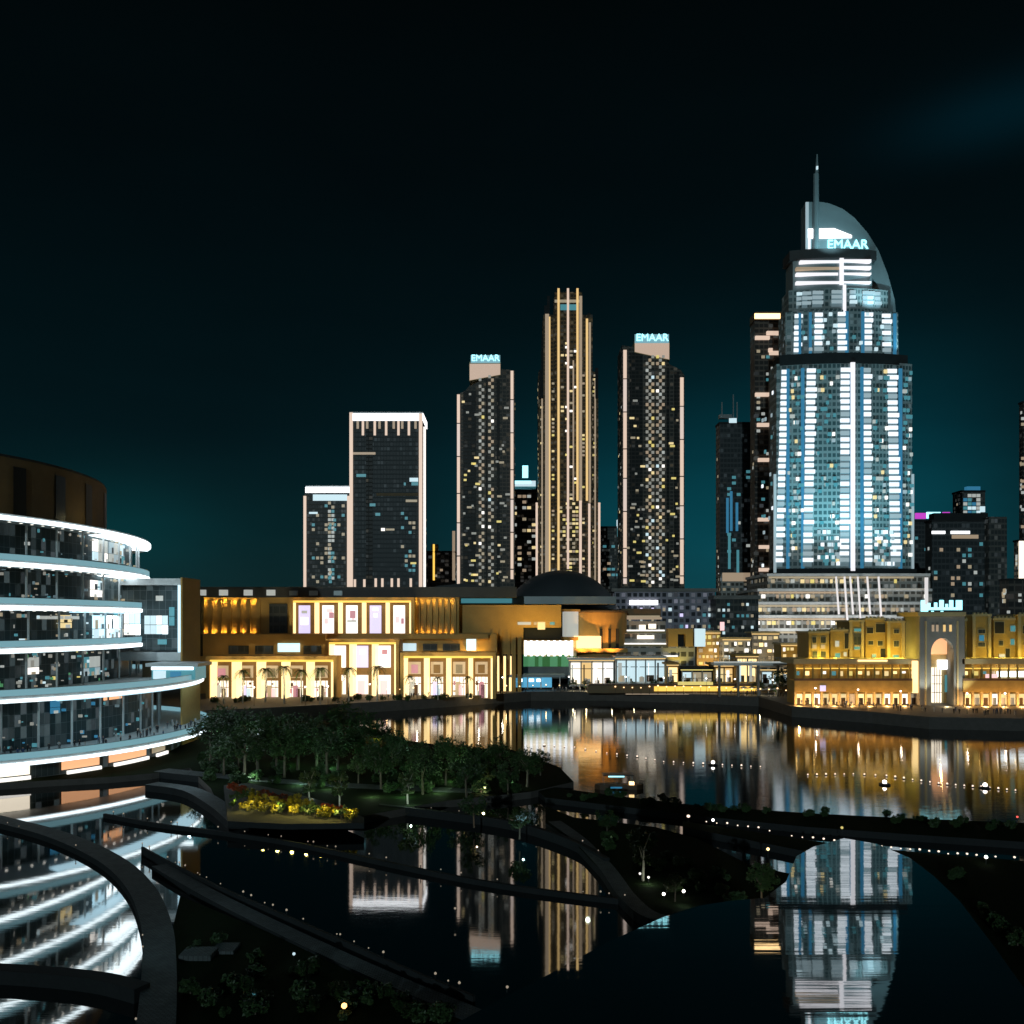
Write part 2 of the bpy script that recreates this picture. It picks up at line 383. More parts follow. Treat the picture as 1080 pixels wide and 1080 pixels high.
region('garden_islet', [(575, 850), (605, 862), (640, 866), (690, 872), (735, 884), (790, 912), (850, 925), (840, 945), (770, 958), (700, 975), (668, 962), (640, 925), (605, 888), (575, 868)], .9, 'dark_stone', 'lawn')
region('planted_terrace', [(190, 945), (300, 990), (420, 1045), (520, 1085), (520, 1300), (150, 1300), (175, 1010)], .5, 'dark_stone', 'lawn')
def ribbon(name, pts, w, z, m='path', side='dark_stone', sub=5, z0=-2):
    P = [Vector((*gp(x, y, z), 0)) for x, y in pts]; Q = []
    for i in range(len(P) - 1):
        p0, p1, p2, p3 = P[max(i - 1, 0)], P[i], P[i + 1], P[min(i + 2, len(P) - 1)]
        for k in range(sub):
            t = k / sub
            Q.append(.5 * ((2 * p1) + (p2 - p0) * t + (2 * p0 - 5 * p1 + 4 * p2 - p3) * t * t + (3 * p1 - p0 - 3 * p2 + p3) * t ** 3))
    Q.append(P[-1]); A = []; B = []
    for i, q in enumerate(Q):
        d = (Q[min(i + 1, len(Q) - 1)] - Q[max(i - 1, 0)]).normalized(); n = Vector((-d.y, d.x, 0))
        A.append(q + n * w / 2); B.append(q - n * w / 2)
    mb = MB(); ks = mb._m(side)
    for i in range(len(Q) - 1):
        a, b_, c, d = A[i], A[i + 1], B[i + 1], B[i]
        mb.face([(d.x, d.y, z), (c.x, c.y, z), (b_.x, b_.y, z), (a.x, a.y, z)], m)
        mb.face([(a.x, a.y, z), (b_.x, b_.y, z), (b_.x, b_.y, z0), (a.x, a.y, z0)], side)
        mb.face([(c.x, c.y, z), (d.x, d.y, z), (d.x, d.y, z0), (c.x, c.y, z0)], side)
    for q, w_ in ((0, 1), (-1, 1)): mb.face([(A[q].x, A[q].y, z), (B[q].x, B[q].y, z), (B[q].x, B[q].y, z0), (A[q].x, A[q].y, z0)], side)
    return mb, Q, A, B
def pathway(name, pts, w, z, **k):
    mb, Q, A, B = ribbon(name, pts, w, z, **k); struct(mb, name); return Q, A, B
path1 = pathway('curved_walkway', [(-60, 850), (0, 864), (60, 880), (115, 905), (148, 935), (165, 975), (168, 1020), (164, 1085), (150, 1180)], 2.9, .8)
path2 = pathway('lakeside_path', [(168, 912), (210, 936), (260, 962), (340, 1000), (420, 1036), (520, 1078), (620, 1130)], 1.9, .8)
path3 = pathway('garden_path', [(585, 866), (612, 886), (640, 915), (662, 945), (690, 966), (740, 972)], 2.0, 1.0)
path4 = pathway('park_path', [(170, 812), (230, 818), (300, 824), (400, 830), (500, 834)], 4.0, 1.26)
path5 = pathway('ramp_path', [(160, 826), (200, 832), (230, 848), (252, 866)], 3.0, 1.25)

def low_wall(name, label, pts, w, z, m='dark_stone'):
    mb, Q, A, B = ribbon(name, pts, w, z, m=m, side=m); o = mb.build(name); tag(o, label, 'low wall'); return Q
wall_a = low_wall('weir_wall', 'thin dark weir wall crossing the black water below the flower bed', [(110, 858), (165, 868), (230, 876), (300, 886), (360, 898), (420, 911), (490, 925), (560, 936), (640, 946), (668, 948)], .45, .65)
wall_b = low_wall('parapet_wall', 'dark parapet along the far edge of the straight lakeside path', [(150, 893), (185, 912), (230, 934), (285, 958), (345, 984), (420, 1017), (500, 1050)], .3, 1.15)
wall_c = low_wall('edge_wall', 'dark pool edge wall running left behind the curved walkway', [(-60, 1018), (0, 1020), (60, 1024), (110, 1030), (150, 1040)], 1.6, 1.2)
wall_d = low_wall('tree_wall', 'dark low wall from the park trees down to the islet', [(400, 848), (470, 856), (540, 866), (600, 884), (640, 905)], .8, 1.3)

# reflecting pool terrace close to the camera, on a dark drum
pool_pts = [(890, 884), (858, 893), (840, 903), (829, 930), (806, 947), (770, 950), (738, 955), (700, 967), (640, 994), (580, 1027), (520, 1058), (480, 1080), (440, 1106), (440, 1500), (1140, 1500), (1110, 1100), (1080, 1042), (1050, 1000), (1012, 950), (985, 924), (960, 905), (925, 890)]
PZ2 = 25.0
pp = [gp(x, y, PZ2) for x, y in pool_pts]
mb = MB(); mb.prism(pp, -2, PZ2 - .12, 'dark_stone'); struct(mb, 'terrace_base')
mb = MB(); mb.face([(x, y, PZ2) for x, y in reversed(pp)], 'pool'); struct(mb, 'reflecting_pool_water')

# ------------------------------------------------------------------ the curved store on the left
EC = (-125.0, 200.0)
def ell(a, b_, t): return (EC[0] + a * math.cos(t), EC[1] + b_ * math.sin(t))
def ellpoly(a, b_, n=72): return [ell(a, b_, 2 * math.pi * i / n) for i in range(n)]
def arc(mb, a, b_, z0, z1, th, m, t0=-180, t1=100, n=90):
    T = [math.radians(t0 + (t1 - t0) * i / n) for i in range(n + 1)]
    for i in range(n):
        o0, o1 = ell(a, b_, T[i]), ell(a, b_, T[i + 1]); i0, i1 = ell(a - th, b_ - th, T[i]), ell(a - th, b_ - th, T[i + 1])
        mb.face([(*o0, z0), (*o1, z0), (*o1, z1), (*o0, z1)], m); mb.face([(*i1, z0), (*i0, z0), (*i0, z1), (*i1, z1)], m)
        mb.face([(*o0, z1), (*o1, z1), (*i1, z1), (*i0, z1)], m); mb.face([(*i0, z0), (*i1, z0), (*o1, z0), (*o0, z0)], m)
store = thing('curved_store', 'large store with white glowing curved balconies stacked in five storeys at the water', 'building', (EC[0], EC[1], PZ))
FL = [(5.6, 51, 54, 12), (17.4, 49, 54.5, 5), (26.3, 33.5, 54, 4.5), (34.8, 33.5, 54, 4.5), (43.4, 33, 54, 4.5), (52.4, 33, 55, 4)]
MB().prism(ellpoly(44, 46), PZ, 4.85, 'shop_glass').build('ground_floor_wall', store)
for i, (z, a, b_, inset) in enumerate(FL):
    sl = MB().prism(ellpoly(a - .25, b_ - .25), z - .75, z + .6, 'white_metal').build('balcony', store)
    k = MB(); arc(k, a, b_, z - .6, z + (-.05 if i in (0, 1) else .2), .2, 'led_white'); k.build('light_band', sl)
    if i < 5:
        k = MB(); arc(k, a - .15, b_ - .15, z + .62, z + 1.8, .08, 'teal_glow'); k.build('balustrade', sl)  # teal light on the balustrade put into its own glow
        k = MB(); arc(k, a - .1, b_ - .1, z + 1.8, z + 1.9, .2, 'grey_metal'); k.build('handrail', sl)
        zz = FL[i + 1][0] - .75; aa = min(a, FL[i + 1][1]) - inset; bb = b_ - inset
        k = MB().prism(ellpoly(aa, bb), z + .6, zz, 'shop_glass'); k.build('storey_wall', store)
        for j in range(13):
            t = math.radians(-78 + j * 9.5); x, y = ell(aa + 1.6, bb + 1.6, t)
            MB().tube((x, y, z + .6), (x, y, zz), .24, .24, 'white_metal', 10).build('column', store)
        for j in range(34):
            t = math.radians(-64 + j * 3.1); x, y = ell(aa + 2.9, bb + 2.9, t)
            MB().box(x - .22, x + .22, y - .22, y + .22, zz - .06, zz + .02, 'downlight').build('downlight', store)
        # lit displays and lamps standing just in front of the curtain wall
        for j in range((60, 95, 60, 60, 50)[i]):
            t = math.radians(R.uniform(-62, 5) if i < 2 else R.uniform(-42, 28)); x, y = ell(aa + R.uniform(.6, 1.2), bb + R.uniform(.6, 1.2), t)
            w = R.uniform(.2, 1.1) * R.uniform(.5, 1); h = R.uniform(.15, .8); zc = R.choice([zz - R.uniform(.3, 1.0), z + 1.0 + R.uniform(0, 2), R.uniform(z + 1.4, zz - .8)])
            MB().box(x - w / 2, x + w / 2, y - .15, y + .15, zc - h / 2, zc + h / 2, R.choice([['w_teal', 'w_blue', 'w_teal', 'check', 'check', 'bal_glow'], ['w_grey', 'check', 'w_dim', 'w_yellow', 'w_cool', 'w_teal', 'check', 'green_lit'], ['check', 'w_grey', 'w_cool', 'w_teal', 'w_dim'], ['check', 'w_teal', 'w_dim', 'bal_glow'], ['check', 'w_teal', 'w_grey', 'w_dim', 'bal_glow']][i])).build('shop_display', store)
for z, a, b_, ins, t0, t1, m in ((51.6, 32.6, 54.6, 4.5, -6, 45, 'led_white'), (42.6, 32.6, 53.6, 4.2, -2, 42, 'led_white'), (33.98, 33, 53.5, 3.5, -16, 30, 'led_cool'), (16.6, 48.5, 54, 4.5, -40, 25, 'led_cool')):
    k = MB(); arc(k, a, b_, z - .1, z + .01, ins, m, t0, t1, 30); k.build('soffit_glow', store)  # light on the slab underside put into a glowing panel
for t0, t1, z0, z1, a, b_, m in ((-6, 12, 28, 33.4, 29.6, 50.1, 'led_white'), (-20, -15, 30.5, 33.4, 29.6, 50.1, 'shop_white'), (-5, 3, 46, 51, 29.1, 50.1, 'w_white'), (4, 16, 46.2, 51, 29.1, 50.1, 'w_cool'),
                                 (-6, 1, 37.6, 41.5, 29.1, 50.1, 'w_white'), (8, 20, 36, 37, 29.6, 50.2, 'shop_warm'), (-10, -2, 19.6, 24, 29.4, 50.2, 'w_cool'), (-30, -26, 21, 24.6, 29.4, 50.2, 'w_white'),
                                 (-36, -33, 13, 16, 37.6, 42.8, 'w_blue'), (-57, -53, 13.4, 15.6, 37.6, 42.8, 'magenta'), (-18, -10, 14.6, 16.4, 37.6, 42.8, 'peach'), (-27, -12, 32.4, 33.2, 29.6, 50.2, 'w_grey')):
    nc = max(1, int(abs(t1 - t0) / 2.6)); nr = 2 if z1 - z0 > 2.5 else 1
    mix = {'led_white': ['w_white', 'led_white', 'w_cool', 'led_cool'], 'shop_white': ['shop_white', 'w_white', 'w_warm'], 'w_white': ['w_white', 'w_grey', 'w_cool'], 'w_cool': ['w_cool', 'w_grey', 'w_teal', 'bal_dim']}.get(m, [m])
    for c in range(nc):
        for q in range(nr):
            ta_ = t0 + (t1 - t0) * c / nc + .12; tb_ = t0 + (t1 - t0) * (c + 1) / nc - .12; za = z0 + (z1 - z0) * (q * .42); zb = z0 + (z1 - z0) * (.42 if q == 0 and nr == 2 else 1) - .12
            k = MB(); arc(k, a, b_, za, zb, .3, R.choice(mix), ta_, tb_, 4); k.build('shop_front', store)
            if R.random() < .8 and zb - za > 1:
                k = MB(); tm = ta_ + (tb_ - ta_) * R.uniform(.1, .5); arc(k, a + .25, b_ + .25, za, za + (zb - za) * R.uniform(.3, .8), .12, R.choice(['check', 'dark_metal', 'w_dim', 'grey_metal', 'w_grey']), tm, tm + (tb_ - ta_) * R.uniform(.2, .45), 3); k.build('shop_display', store)
for t0, t1, m in ((-38.5, -28.5, 'peach'), (-25.5, -12, 'peach'), (-58, -46, 'shop_white'), (-9, -2, 'w_dim')):
    k = MB(); arc(k, 44.4, 46.4, PZ + .9, 4.7, .2, m, t0, t1, 14); k.build('lit_wall', store)
    k = MB(); arc(k, 45.2, 47.2, PZ + .02, PZ + .7, .5, 'w_white', t0 + 1, t1, 14); k.build('bench_light', store)
rd = thing('rooftop_drum', 'dim brown rounded block with dark tall slots on top of the white store', 'building', (EC[0], EC[1], 53))
MB().prism(ellpoly(24, 38), 53, 66.2, 'brown').build('wall', rd)
MB().prism(ellpoly(23.7, 37.7), 66.2, 66.8, 'roof').build('roof', rd)
for t in (-90, -70, -50, -33, -15, 3, 24):
    k = MB(); arc(k, 24.2, 38.2, 54.5, 64.5, .25, 'dark_metal', t, t + 5, 4); k.build('window', rd)
for t in (-40, 0):
    x, y = ell(30, 50, math.radians(t)); lamp('POINT', (x, y, 56), 130, (1, .85, .4), .3)

gb = thing('glass_corner_block', 'boxy glass building with pale frame and brown side wall behind the white store tip', 'building', (wx(172, 215), 216, PZ))
Yg = 212
k = MB(); k.pbox(120, 188, 618, 686, Yg + 2, 9, 'shop_glass'); k.build('glazing', gb)
k = MB(); k.pbox(118, 190.5, 610, 617, Yg, 11, 'white_metal'); k.pbox(118, 190.5, 688, 697, Yg, 11, 'white_metal'); k.build('frame', gb)
k = MB(); k.pbox(187.5, 190.5, 617, 688, Yg, 11, 'led_cool'); k.build('light_edge', gb)
k = MB().box(wx(190.5, Yg) + .05, wx(190.5, Yg) + .5, Yg - .2, Yg + 12, PZ, wz(609, Yg), 'mall_stone'); k.build('side_wall', gb)
k = MB().pbox(150, 190, 697, 722, Yg + 1, 10, 'brown'); k.build('base_wall', gb)
for a, b_, c, d, m in ((152, 177, 649, 669, 'led_white'), (124, 148, 646, 670, 'led_white'), (164, 172, 628, 634, 'w_grey'), (178, 184, 640, 660, 'w_teal'), (166, 176, 674, 680, 'w_teal')):
    nx = max(1, int((b_ - a) / 6)); ny = max(1, int((d - c) / 9))
    for i in range(nx):
        for j in range(ny):
            w_, h_ = (b_ - a) / nx, (d - c) / ny
            MB().pbox(a + i * w_ + .3, a + (i + 1) * w_ - .3, c + j * h_ + .3, c + (j + 1) * h_ - .3, Yg + 1.8, .3, R.choice(['w_white', 'led_white', 'w_cool', 'led_cool']) if m == 'led_white' else m).build('shop_front', gb)
pv = thing('blue_pavilion', 'small pavilion glowing pale blue at the right end of the upper store terrace', 'pavilion', (wx(182, 203), 206, 18.0))
k = MB().box(wx(160, 203), wx(206, 203), 203, 210, 18.0, 21.2, 'w_teal'); k.build('wall', pv)
MB().box(wx(156, 203), wx(211, 203), 201.6, 211, 21.2, 22.0, 'white_metal').build('roof', pv)
MB().box(wx(160, 203), wx(204, 203), 202.7, 203, 20.4, 21.1, 'led_white').build('light_band', pv)
MB().box(wx(180, 203), wx(191, 203), 202.7, 203, 18.2, 20.0, 'w_blue').build('screen', pv)
MB().box(wx(162, 203), wx(175, 203), 202.7, 203, 18.2, 20.2, 'w_cool').build('window', pv)

# ------------------------------------------------------------------ mall
mall = thing('shopping_mall', 'long golden stone mall with lit poster bays, ribbed walls and dark flat roof', 'building', (wx(380, 340), 345, QZ))
def mp(name, *a, **k):
    o = MB().pbox(*a, **k).build(name, mall); return o
Ym = 340
mp('upper_wall', 209, 484, 630, 670, Ym, 40, 'mall_stone')
mp('lower_wall', 206, 524, 668, 735, Ym - 6, 46, 'mall_stone')
rf = mp('roof', 204, 545, 619, 630, Ym - 2, 50, 'roof')
for i, px in enumerate((208, 231, 257, 281, 305, 326, 352)):
    MB().pbox(px, px + 9, 622 + (i > 3), 628, Ym - 2.6, 2.5, 'w_grey' if i < 4 else 'grey_metal').build('roof_vent', rf)
MB().pbox(455, 650, 629, 637, Ym + 16, 30, 'grey_metal').build('roof_edge', mall)
MB().pbox(480, 540, 630, 636, Ym + 15, .5, 'w_teal').build('roof_light', mall)
for a, b_, n in ((213, 274, 6), (437, 481, 7)):
    st = (b_ - a) / n
    for i in range(n):
        MB().pbox(a + i * st + st * .62, a + (i + 1) * st, 633, 669, Ym - 1.1, 1.0, 'mall_stone').build('rib', mall)
        x = wx(a + i * st + st * .3, Ym - 1); p = 170 if n == 6 else 75
        lamp('POINT', (x, Ym - 1.0, wz(634.5, Ym)), p, (1, .62, .12), .12); lamp('POINT', (x, Ym - 1.0, wz(667, Ym)), p, (1, .62, .12), .12)
mp('dark_window', 284, 303, 637, 668, Ym - .5, .4, 'dk_glass')
mp('dark_panel', 200, 212, 628, 692, Ym - 8, 3, 'dark_stone')
# framed poster bays
def bays(px0, px1, q0, q1, Y, n, posters, light, bar=.14, d=5, top=6, frame='mall_stone'):
    fr = MB(); fr.pbox(px0, px1, q0, q0 + top * .55, Y, d, frame); fr.pbox(px0, px0 + 3.5, q0 + top * .55, q1, Y, d, frame); fr.pbox(px1 - 3.5, px1, q0 + top * .55, q1, Y, d, frame)
    f = fr.build('bay_frame', mall)
    a, b_ = px0 + 3.5, px1 - 3.5; st = (b_ - a) / n
    MB().pbox(a, b_, q0 + top * .55, q0 + top * .55 + 2.2, Y + .9, .4, 'gold').build('cove_light', f)
    for i in range(n + 1):
        x = a + i * st; MB().pbox(x - st * bar * .5, x + st * bar * .5, q0 + top * .55 + 2.3, q1, Y + 1.1, d - 1.2, 'shop_warm' if light else 'souk_trim').build('lit_pier', f)
    for i in range(n):
        x0 = a + i * st + st * (bar * .5 + .1); x1 = a + (i + 1) * st - st * (bar * .5 + .1)
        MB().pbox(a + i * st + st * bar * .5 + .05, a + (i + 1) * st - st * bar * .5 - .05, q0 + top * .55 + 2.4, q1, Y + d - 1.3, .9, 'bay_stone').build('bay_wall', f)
        posters(f, i, x0, x1, q0 + top, q1, Y + d - 1.7)
    return f
def poster_up(f, i, x0, x1, q0, q1, Y):
    base = ['lav', 'poster_white', 'poster_white', 'lav', 'poster_white'][i]
    p = MB().pbox(x0 + 2.2, x1 - 2.2, q0 + 2.5, q1 - 1, Y, .3, base).build('poster', f)
    xm = (x0 + x1) / 2
    shp = [[(-3, 3, 12, 15, 'w_grey'), (-4, 4, 19, 27, 'poster_white'), (-3.5, 1, 23, 28, 'lav')], [(-2, 5, 10, 14, 'poster_pink'), (1, 6, 14, 20, 'poster_rose'), (-4, 0, 20, 26, 'poster_pink')],
           [(-2, 4, 12, 20, 'poster_rose'), (0, 3, 20, 22, 'poster_pink'), (-5, 5, 22, 24, 'w_grey')], [(-3, 3, 9, 12, 'w_white'), (-2, 2, 15, 19, 'poster_white'), (-4, 5, 22, 27, 'lav')],
           [(-4, 0, 18, 25, 'poster_pink'), (2, 5, 20, 26, 'poster_rose'), (-4, 5, 11, 13, 'w_white')]][i]
    for a, b_, c, d, m in shp: MB().pbox(xm + a, xm + b_, q0 + c - 4, q0 + d - 4, Y - .12, .1, m).build('poster_print', f)
bays(305, 437, 630, 671, Ym - 7, 5, poster_up, True)
def poster_mid(f, i, x0, x1, q0, q1, Y):
    MB().pbox(x0 + 1.5, x1 - 1.5, q0 + 1, q0 + 24, Y, .3, ['poster_white', 'lav', 'poster_white'][i]).build('poster', f)
    MB().pbox(x0 + 5, x1 - 5, q0 + 5, q0 + 10, Y - .15, .12, ['w_white', 'led_cool', 'poster_rose'][i]).build('poster_print', f)
    MB().pbox(x0 + 1.5, x1 - 1.5, q0 + 32, q1 - 1, Y, .3, 'shop_white').build('shop_window', f)
    MB().pbox(x0 + 3, x1 - 5, q0 + 38, q1 - 6, Y - .3, .2, ['w_dim', 'poster_pink', 'poster_pink'][i]).build('shop_display', f)
bays(343, 421, 674, 738, Ym - 18, 3, poster_mid, True, d=11)
def arcade(f, i, x0, x1, q0, q1, Y):
    MB().pbox(x0 + 1, x1 - 1, q0 + 3, q0 + 16, Y, .3, 'w_dim').build('transom_window', f)
    MB().pbox(x0 + 4, x1 - 4, q0 + 6, q0 + 15, Y - .2, .15, ['poster_rose', 'brown', 'grey_stone', 'brown', 'grey_stone'][i]).build('arch_panel', f)
    MB().pbox(x0 + 1, x1 - 1, q0 + 19, q1 - 1, Y, .3, 'shop_white').build('shop_window', f)
    for j in range(3): MB().pbox(x0 + 1 + (x1 - x0 - 2) * (j + .5) / 3, x0 + 1.5 + (x1 - x0 - 2) * (j + .5) / 3, q0 + 19, q1 - 1, Y - .12, .1, 'wood').build('mullion', f)
    MB().pbox(x0 + 1, x1 - 1, q0 + 25.5, q0 + 26.3, Y - .12, .1, 'brown').build('transom', f)
    for j in range(5):
        a = R.uniform(x0 + 1, x1 - 4); c = R.uniform(q0 + 20, q1 - 6); MB().pbox(a, a + R.uniform(1.2, 3), c, c + R.uniform(1.5, 5), Y - .2, .12, R.choice(['w_dim', 'poster_rose', 'w_grey', 'wood', 'poster_pink', 'w_warm', 'brown'])).build('shop_display', f)
    MB().pbox(x0 + 2 + i, x0 + 7 + i, q0 + 24, q1 - 1, Y - .3, .2, ['w_grey', 'lav', 'w_dim', 'poster_rose', 'wood'][i]).build('shop_display', f)
    MB().pbox(x1 - 8, x1 - 4, q0 + 27, q1 - 1, Y - .3, .2, ['wood', 'w_cool', 'poster_pink', 'wood', 'w_dim'][i]).build('shop_display', f)
bays(217, 355, 692, 741, 312, 5, arcade, True, bar=.18, d=9, top=7)
bays(422, 523, 688, 737, 318, 4, arcade, True, bar=.16, d=11, top=7)
# middle ledge with small windows
MB().pbox(228, 343, 669, 675, Ym - 10, 4, 'mall_stone').build('ledge', mall); MB().pbox(421, 515, 669, 674, Ym - 10, 4, 'mall_stone').build('ledge', mall)
for a, b_, c, d, m in ((241, 262, 681, 690, 'dk_glass'), (269, 288, 681, 690, 'dk_glass'), (293, 316, 678.5, 687.5, 'led_cool'), (320, 339, 681, 690, 'dk_glass'), (425, 439, 678.5, 686.5, 'w_cool'), (446, 461, 679, 686.5, 'dk_glass'), (467, 485, 679, 686.5, 'dk_glass')):
    MB().pbox(a, b_, c, d, Ym - 6.5, .45, m).build('window', mall)
MB().pbox(492, 502, 674, 686, Ym - 6.6, .5, 'led_cool').build('window', mall)
# golden portal and its fins
po = MB().pbox(484, 592, 638, 662, Ym + 6, 30, 'mall_stone').pbox(484, 552, 662, 690, Ym + 6, 30, 'mall_stone').build('portal_wall', mall)
for px in (503, 511, 519, 527, 535): MB().pbox(px, px + 3, 664 if px > 515 else 668, 712, Ym + 4.6, 1.3, 'mall_stone').build('fin', po)
for px in (540, 546): MB().pbox(px, px + 4, 672, 737, Ym + 2, 3, 'mall_stone').build('fin', po)
MB().pbox(484, 552, 690, 735, Ym + 7, 25, 'dark_stone').build('portal_base', mall)
for px in (524, 531, 537): MB().pbox(px, px + 2.5, 692, 730, Ym + 5.4, .5, 'shop_warm').build('strip_light', mall)
MB().pbox(552, 592, 662, 674, Ym + 9, 25, 'dark_stone').build('recess', mall)
for a, b_, m in ((546, 560, 'w_grey'), (563, 566, 'w_dim'), (567, 575, 'w_warm'), (580, 585, 'w_teal')): MB().pbox(a, b_, 656, 659 if m != 'w_warm' else 664, Ym + 5.6, .3, m).build('recess_light', mall)
for px, py, p in ((500, 700, 1500), (540, 668, 500), (570, 668, 900), (590, 666, 500)):
    lamp('SPOT', (wx(px, Ym - 12), Ym - 8, wz(py, Ym)), p * 5, (1, .6, .1), .3, (wx(px - 4, Ym), Ym + 6, wz(640, Ym)), 110)
for px in (225, 250, 285, 330, 440, 480, 510): lamp('POINT', (wx(px, 326), 326, wz(684, 330)), 70, (1, .62, .14), .2)
for px in (231, 258, 286, 313, 341, 434, 458, 484, 509): lamp('POINT', (wx(px, 309.5), 309.5 if px < 400 else 315.5, wz(692, 310)), 70, (1, .48, .1), .15)
for px in (312, 338, 364, 390, 416, 432): lamp('POINT', (wx(px, 331.5), 331.3, wz(629.5, 331)), 45, (1, .48, .1), .15)
for px in (352, 382, 412): lamp('POINT', (wx(px, 320), 320.4, wz(674, 320)), 50, (1, .48, .1), .15)

dome = thing('mall_dome', 'huge dark smooth dome rising behind the golden mall roofs', 'dome', (wx(590, 420), 420, QZ))
k = MB(); prof = [(30.5 * math.cos(t), 34 * math.sin(t) ** .9) for t in [math.radians(a) for a in range(0, 90, 6)]] + [(.4, 34)]
k.lathe((wx(592, 420), 420, wz(655, 420) - 9), prof, 'dome', 48); k.build('shell', dome, True)
k = MB().lathe((wx(592, 420), 420, QZ), [(31.2, 0), (31.2, 21)], 'dark_stone', 48); k.build('base_wall', dome)
rh = thing('dark_roof_hall', 'low dark vaulted hall roof left of the mall dome', 'building', (wx(490, 430), 430, QZ))
k = MB(); hp = [(wx(448, 420), QZ), (wx(540, 420), QZ), (wx(540, 420), wz(634, 420)), (wx(520, 420), wz(620, 420)), (wx(490, 420), wz(616, 420)), (wx(462, 420), wz(619, 420)), (wx(448, 420), wz(630, 420))]
k.xz(hp, 410, 460, 'roof'); k.build('wall', rh)

# white colonnade pavilion, orange rotunda, terraces
cp = thing('colonnade_pavilion', 'bright white lit colonnade pavilion above a green lit hedge band', 'pavilion', (wx(580, 362), 366, QZ))
Yc = 358
MB().pbox(552, 608, 674, 704, Yc + 3, 10, 'souk_trim').build('wall', cp)
MB().pbox(549, 610, 672, 675.5, Yc, 14, 'mall_stone').build('roof', cp)
for i in range(9): MB().pbox(553 + i * 6.1, 555.6 + i * 6.1, 675.5, 692, Yc + .6, 1, 'crown_white').build('column', cp)
for i in range(8): MB().pbox(555.9 + i * 6.1, 558.9 + i * 6.1, 676, 691, Yc + 2.6, .3, 'shop_white').build('window', cp)
for i in range(14): MB().pbox(552 + i * 4, 556 + i * 4, 690 + R.random() * 3, 703, Yc + .4 + R.random(), 1, ['green_lit', 'green_deep'][R.random() < .45]).build('hedge_glow', cp)  # green light on the hedge put into glowing blocks
MB().pbox(550, 610, 703, 716, Yc + 1, 12, 'grey_stone').build('base_wall', cp)
bc = thing('blue_canopy_stand', 'waterfront stand glowing blue under a flat canopy', 'kiosk', (wx(560, 345), 346, QZ))
MB().pbox(540, 582, 715, 725, 347, 4, 'blue_canopy').build('counter', bc)
MB().pbox(537, 596, 711.5, 714.5, 345, 8, 'grey_metal').build('canopy', bc)
for px in (541, 556, 570, 590): MB().pbox(px, px + 1, 714.5, 726, 345.6, .4, 'white_metal').build('post', bc)
for px in (546, 558, 566): MB().pbox(px, px + 5, 716, 719, 346.6, .3, 'led_white').build('lamp_panel', bc)

rt = thing('orange_rotunda', 'rounded orange lit building with narrow vertical slots right of the dome', 'building', (wx(632, 372), 378, QZ))
k = MB(); k.lathe((wx(634, 366), 378, QZ), [(12.5, 0), (12.5, wz(646, 366) - QZ)], 'mall_stone', 40); k.build('wall', rt)
k = MB(); k.lathe((wx(634, 366), 378, wz(646, 366)), [(13.2, 0), (13.2, .8), (4, 1.8)], 'brown', 40); k.build('roof', rt)
for px in (633, 642, 650): MB().pbox(px, px + 2.6, 663, 684, 364.6, 2, 'dark_stone').build('slot_window', rt)
MB().pbox(606, 634, 671, 684, 361, 6, 'shop_warm').build('lit_terrace', rt); MB().pbox(604, 662, 684, 688, 359.5, 9, 'mall_stone').build('ledge', rt)
MB().pbox(595, 610, 645, 672, 366, 12, 'w_grey').build('lit_stair', rt); MB().pbox(593, 612, 642.5, 645, 365.5, 13, 'mall_stone').build('cornice', rt)
for px in (614, 628, 645): lamp('SPOT', (wx(px, 352), 354, wz(690, 352)), 6500, (1, .45, .1), .3, (wx(px + 4, 366), 368, wz(655, 366)), 90)
tr = thing('terrace_building', 'stepped terrace building with cream lit storeys right of the orange rotunda', 'building', (wx(690, 376), 382, QZ))
for i, (a, b_, c, d, Y) in enumerate(((655, 697, 642, 652, 384), (652, 702, 655, 667, 378), (650, 706, 668, 681, 372), (648, 716, 682, 694, 366))):
    f = MB().pbox(a, b_, c, d, Y, 16, 'brown' if i == 0 else 'pod_wall').build('storey', tr)
    MB().pbox(a - 1, b_ + 1, d - 1.2, d + 1.3, Y - 1.2, 17, 'strip_dim' if i == 0 else 'souk_trim').build('ledge', f)
    MB().pbox(a + 2, b_ - 1, d - 2.8, d - 1.3, Y - .4, .3, 'w_white' if i > 0 else 'w_dim').build('light_line', f)
for a, b_, c, d in ((674, 681, 659, 664), (684, 692, 658, 663), (672, 690, 670, 674)): MB().pbox(a, b_, c, d, 370, .4, 'shop_white').build('window', tr)
ar = thing('yellow_arch_kiosk', 'small yellow lit arch kiosk beside the stepped terraces', 'kiosk', (wx(720, 366), 370, QZ))
k = MB(); k.pbox(705, 731, 663, 669, 366, 6, 'mall_stone').pbox(705, 715, 669, 682, 366, 6, 'mall_stone').pbox(723, 731, 669, 682, 366, 6, 'mall_stone'); k.build('arch_wall', ar)
MB().pbox(715, 723, 669, 682, 370, 1, 'dark_stone').build('door', ar)
MB().pbox(703, 733, 682, 722, 366.4, 7, 'pod_wall').build('base_wall', ar)
MB().pbox(734, 744, 663, 682, 367, 3, 'w_cool').build('sign_panel', ar)
lamp('SPOT', (wx(718, 358), 359, wz(712, 359)), 5000, (1, .75, .15), .3, (wx(718, 366), 366, wz(672, 366)), 80)

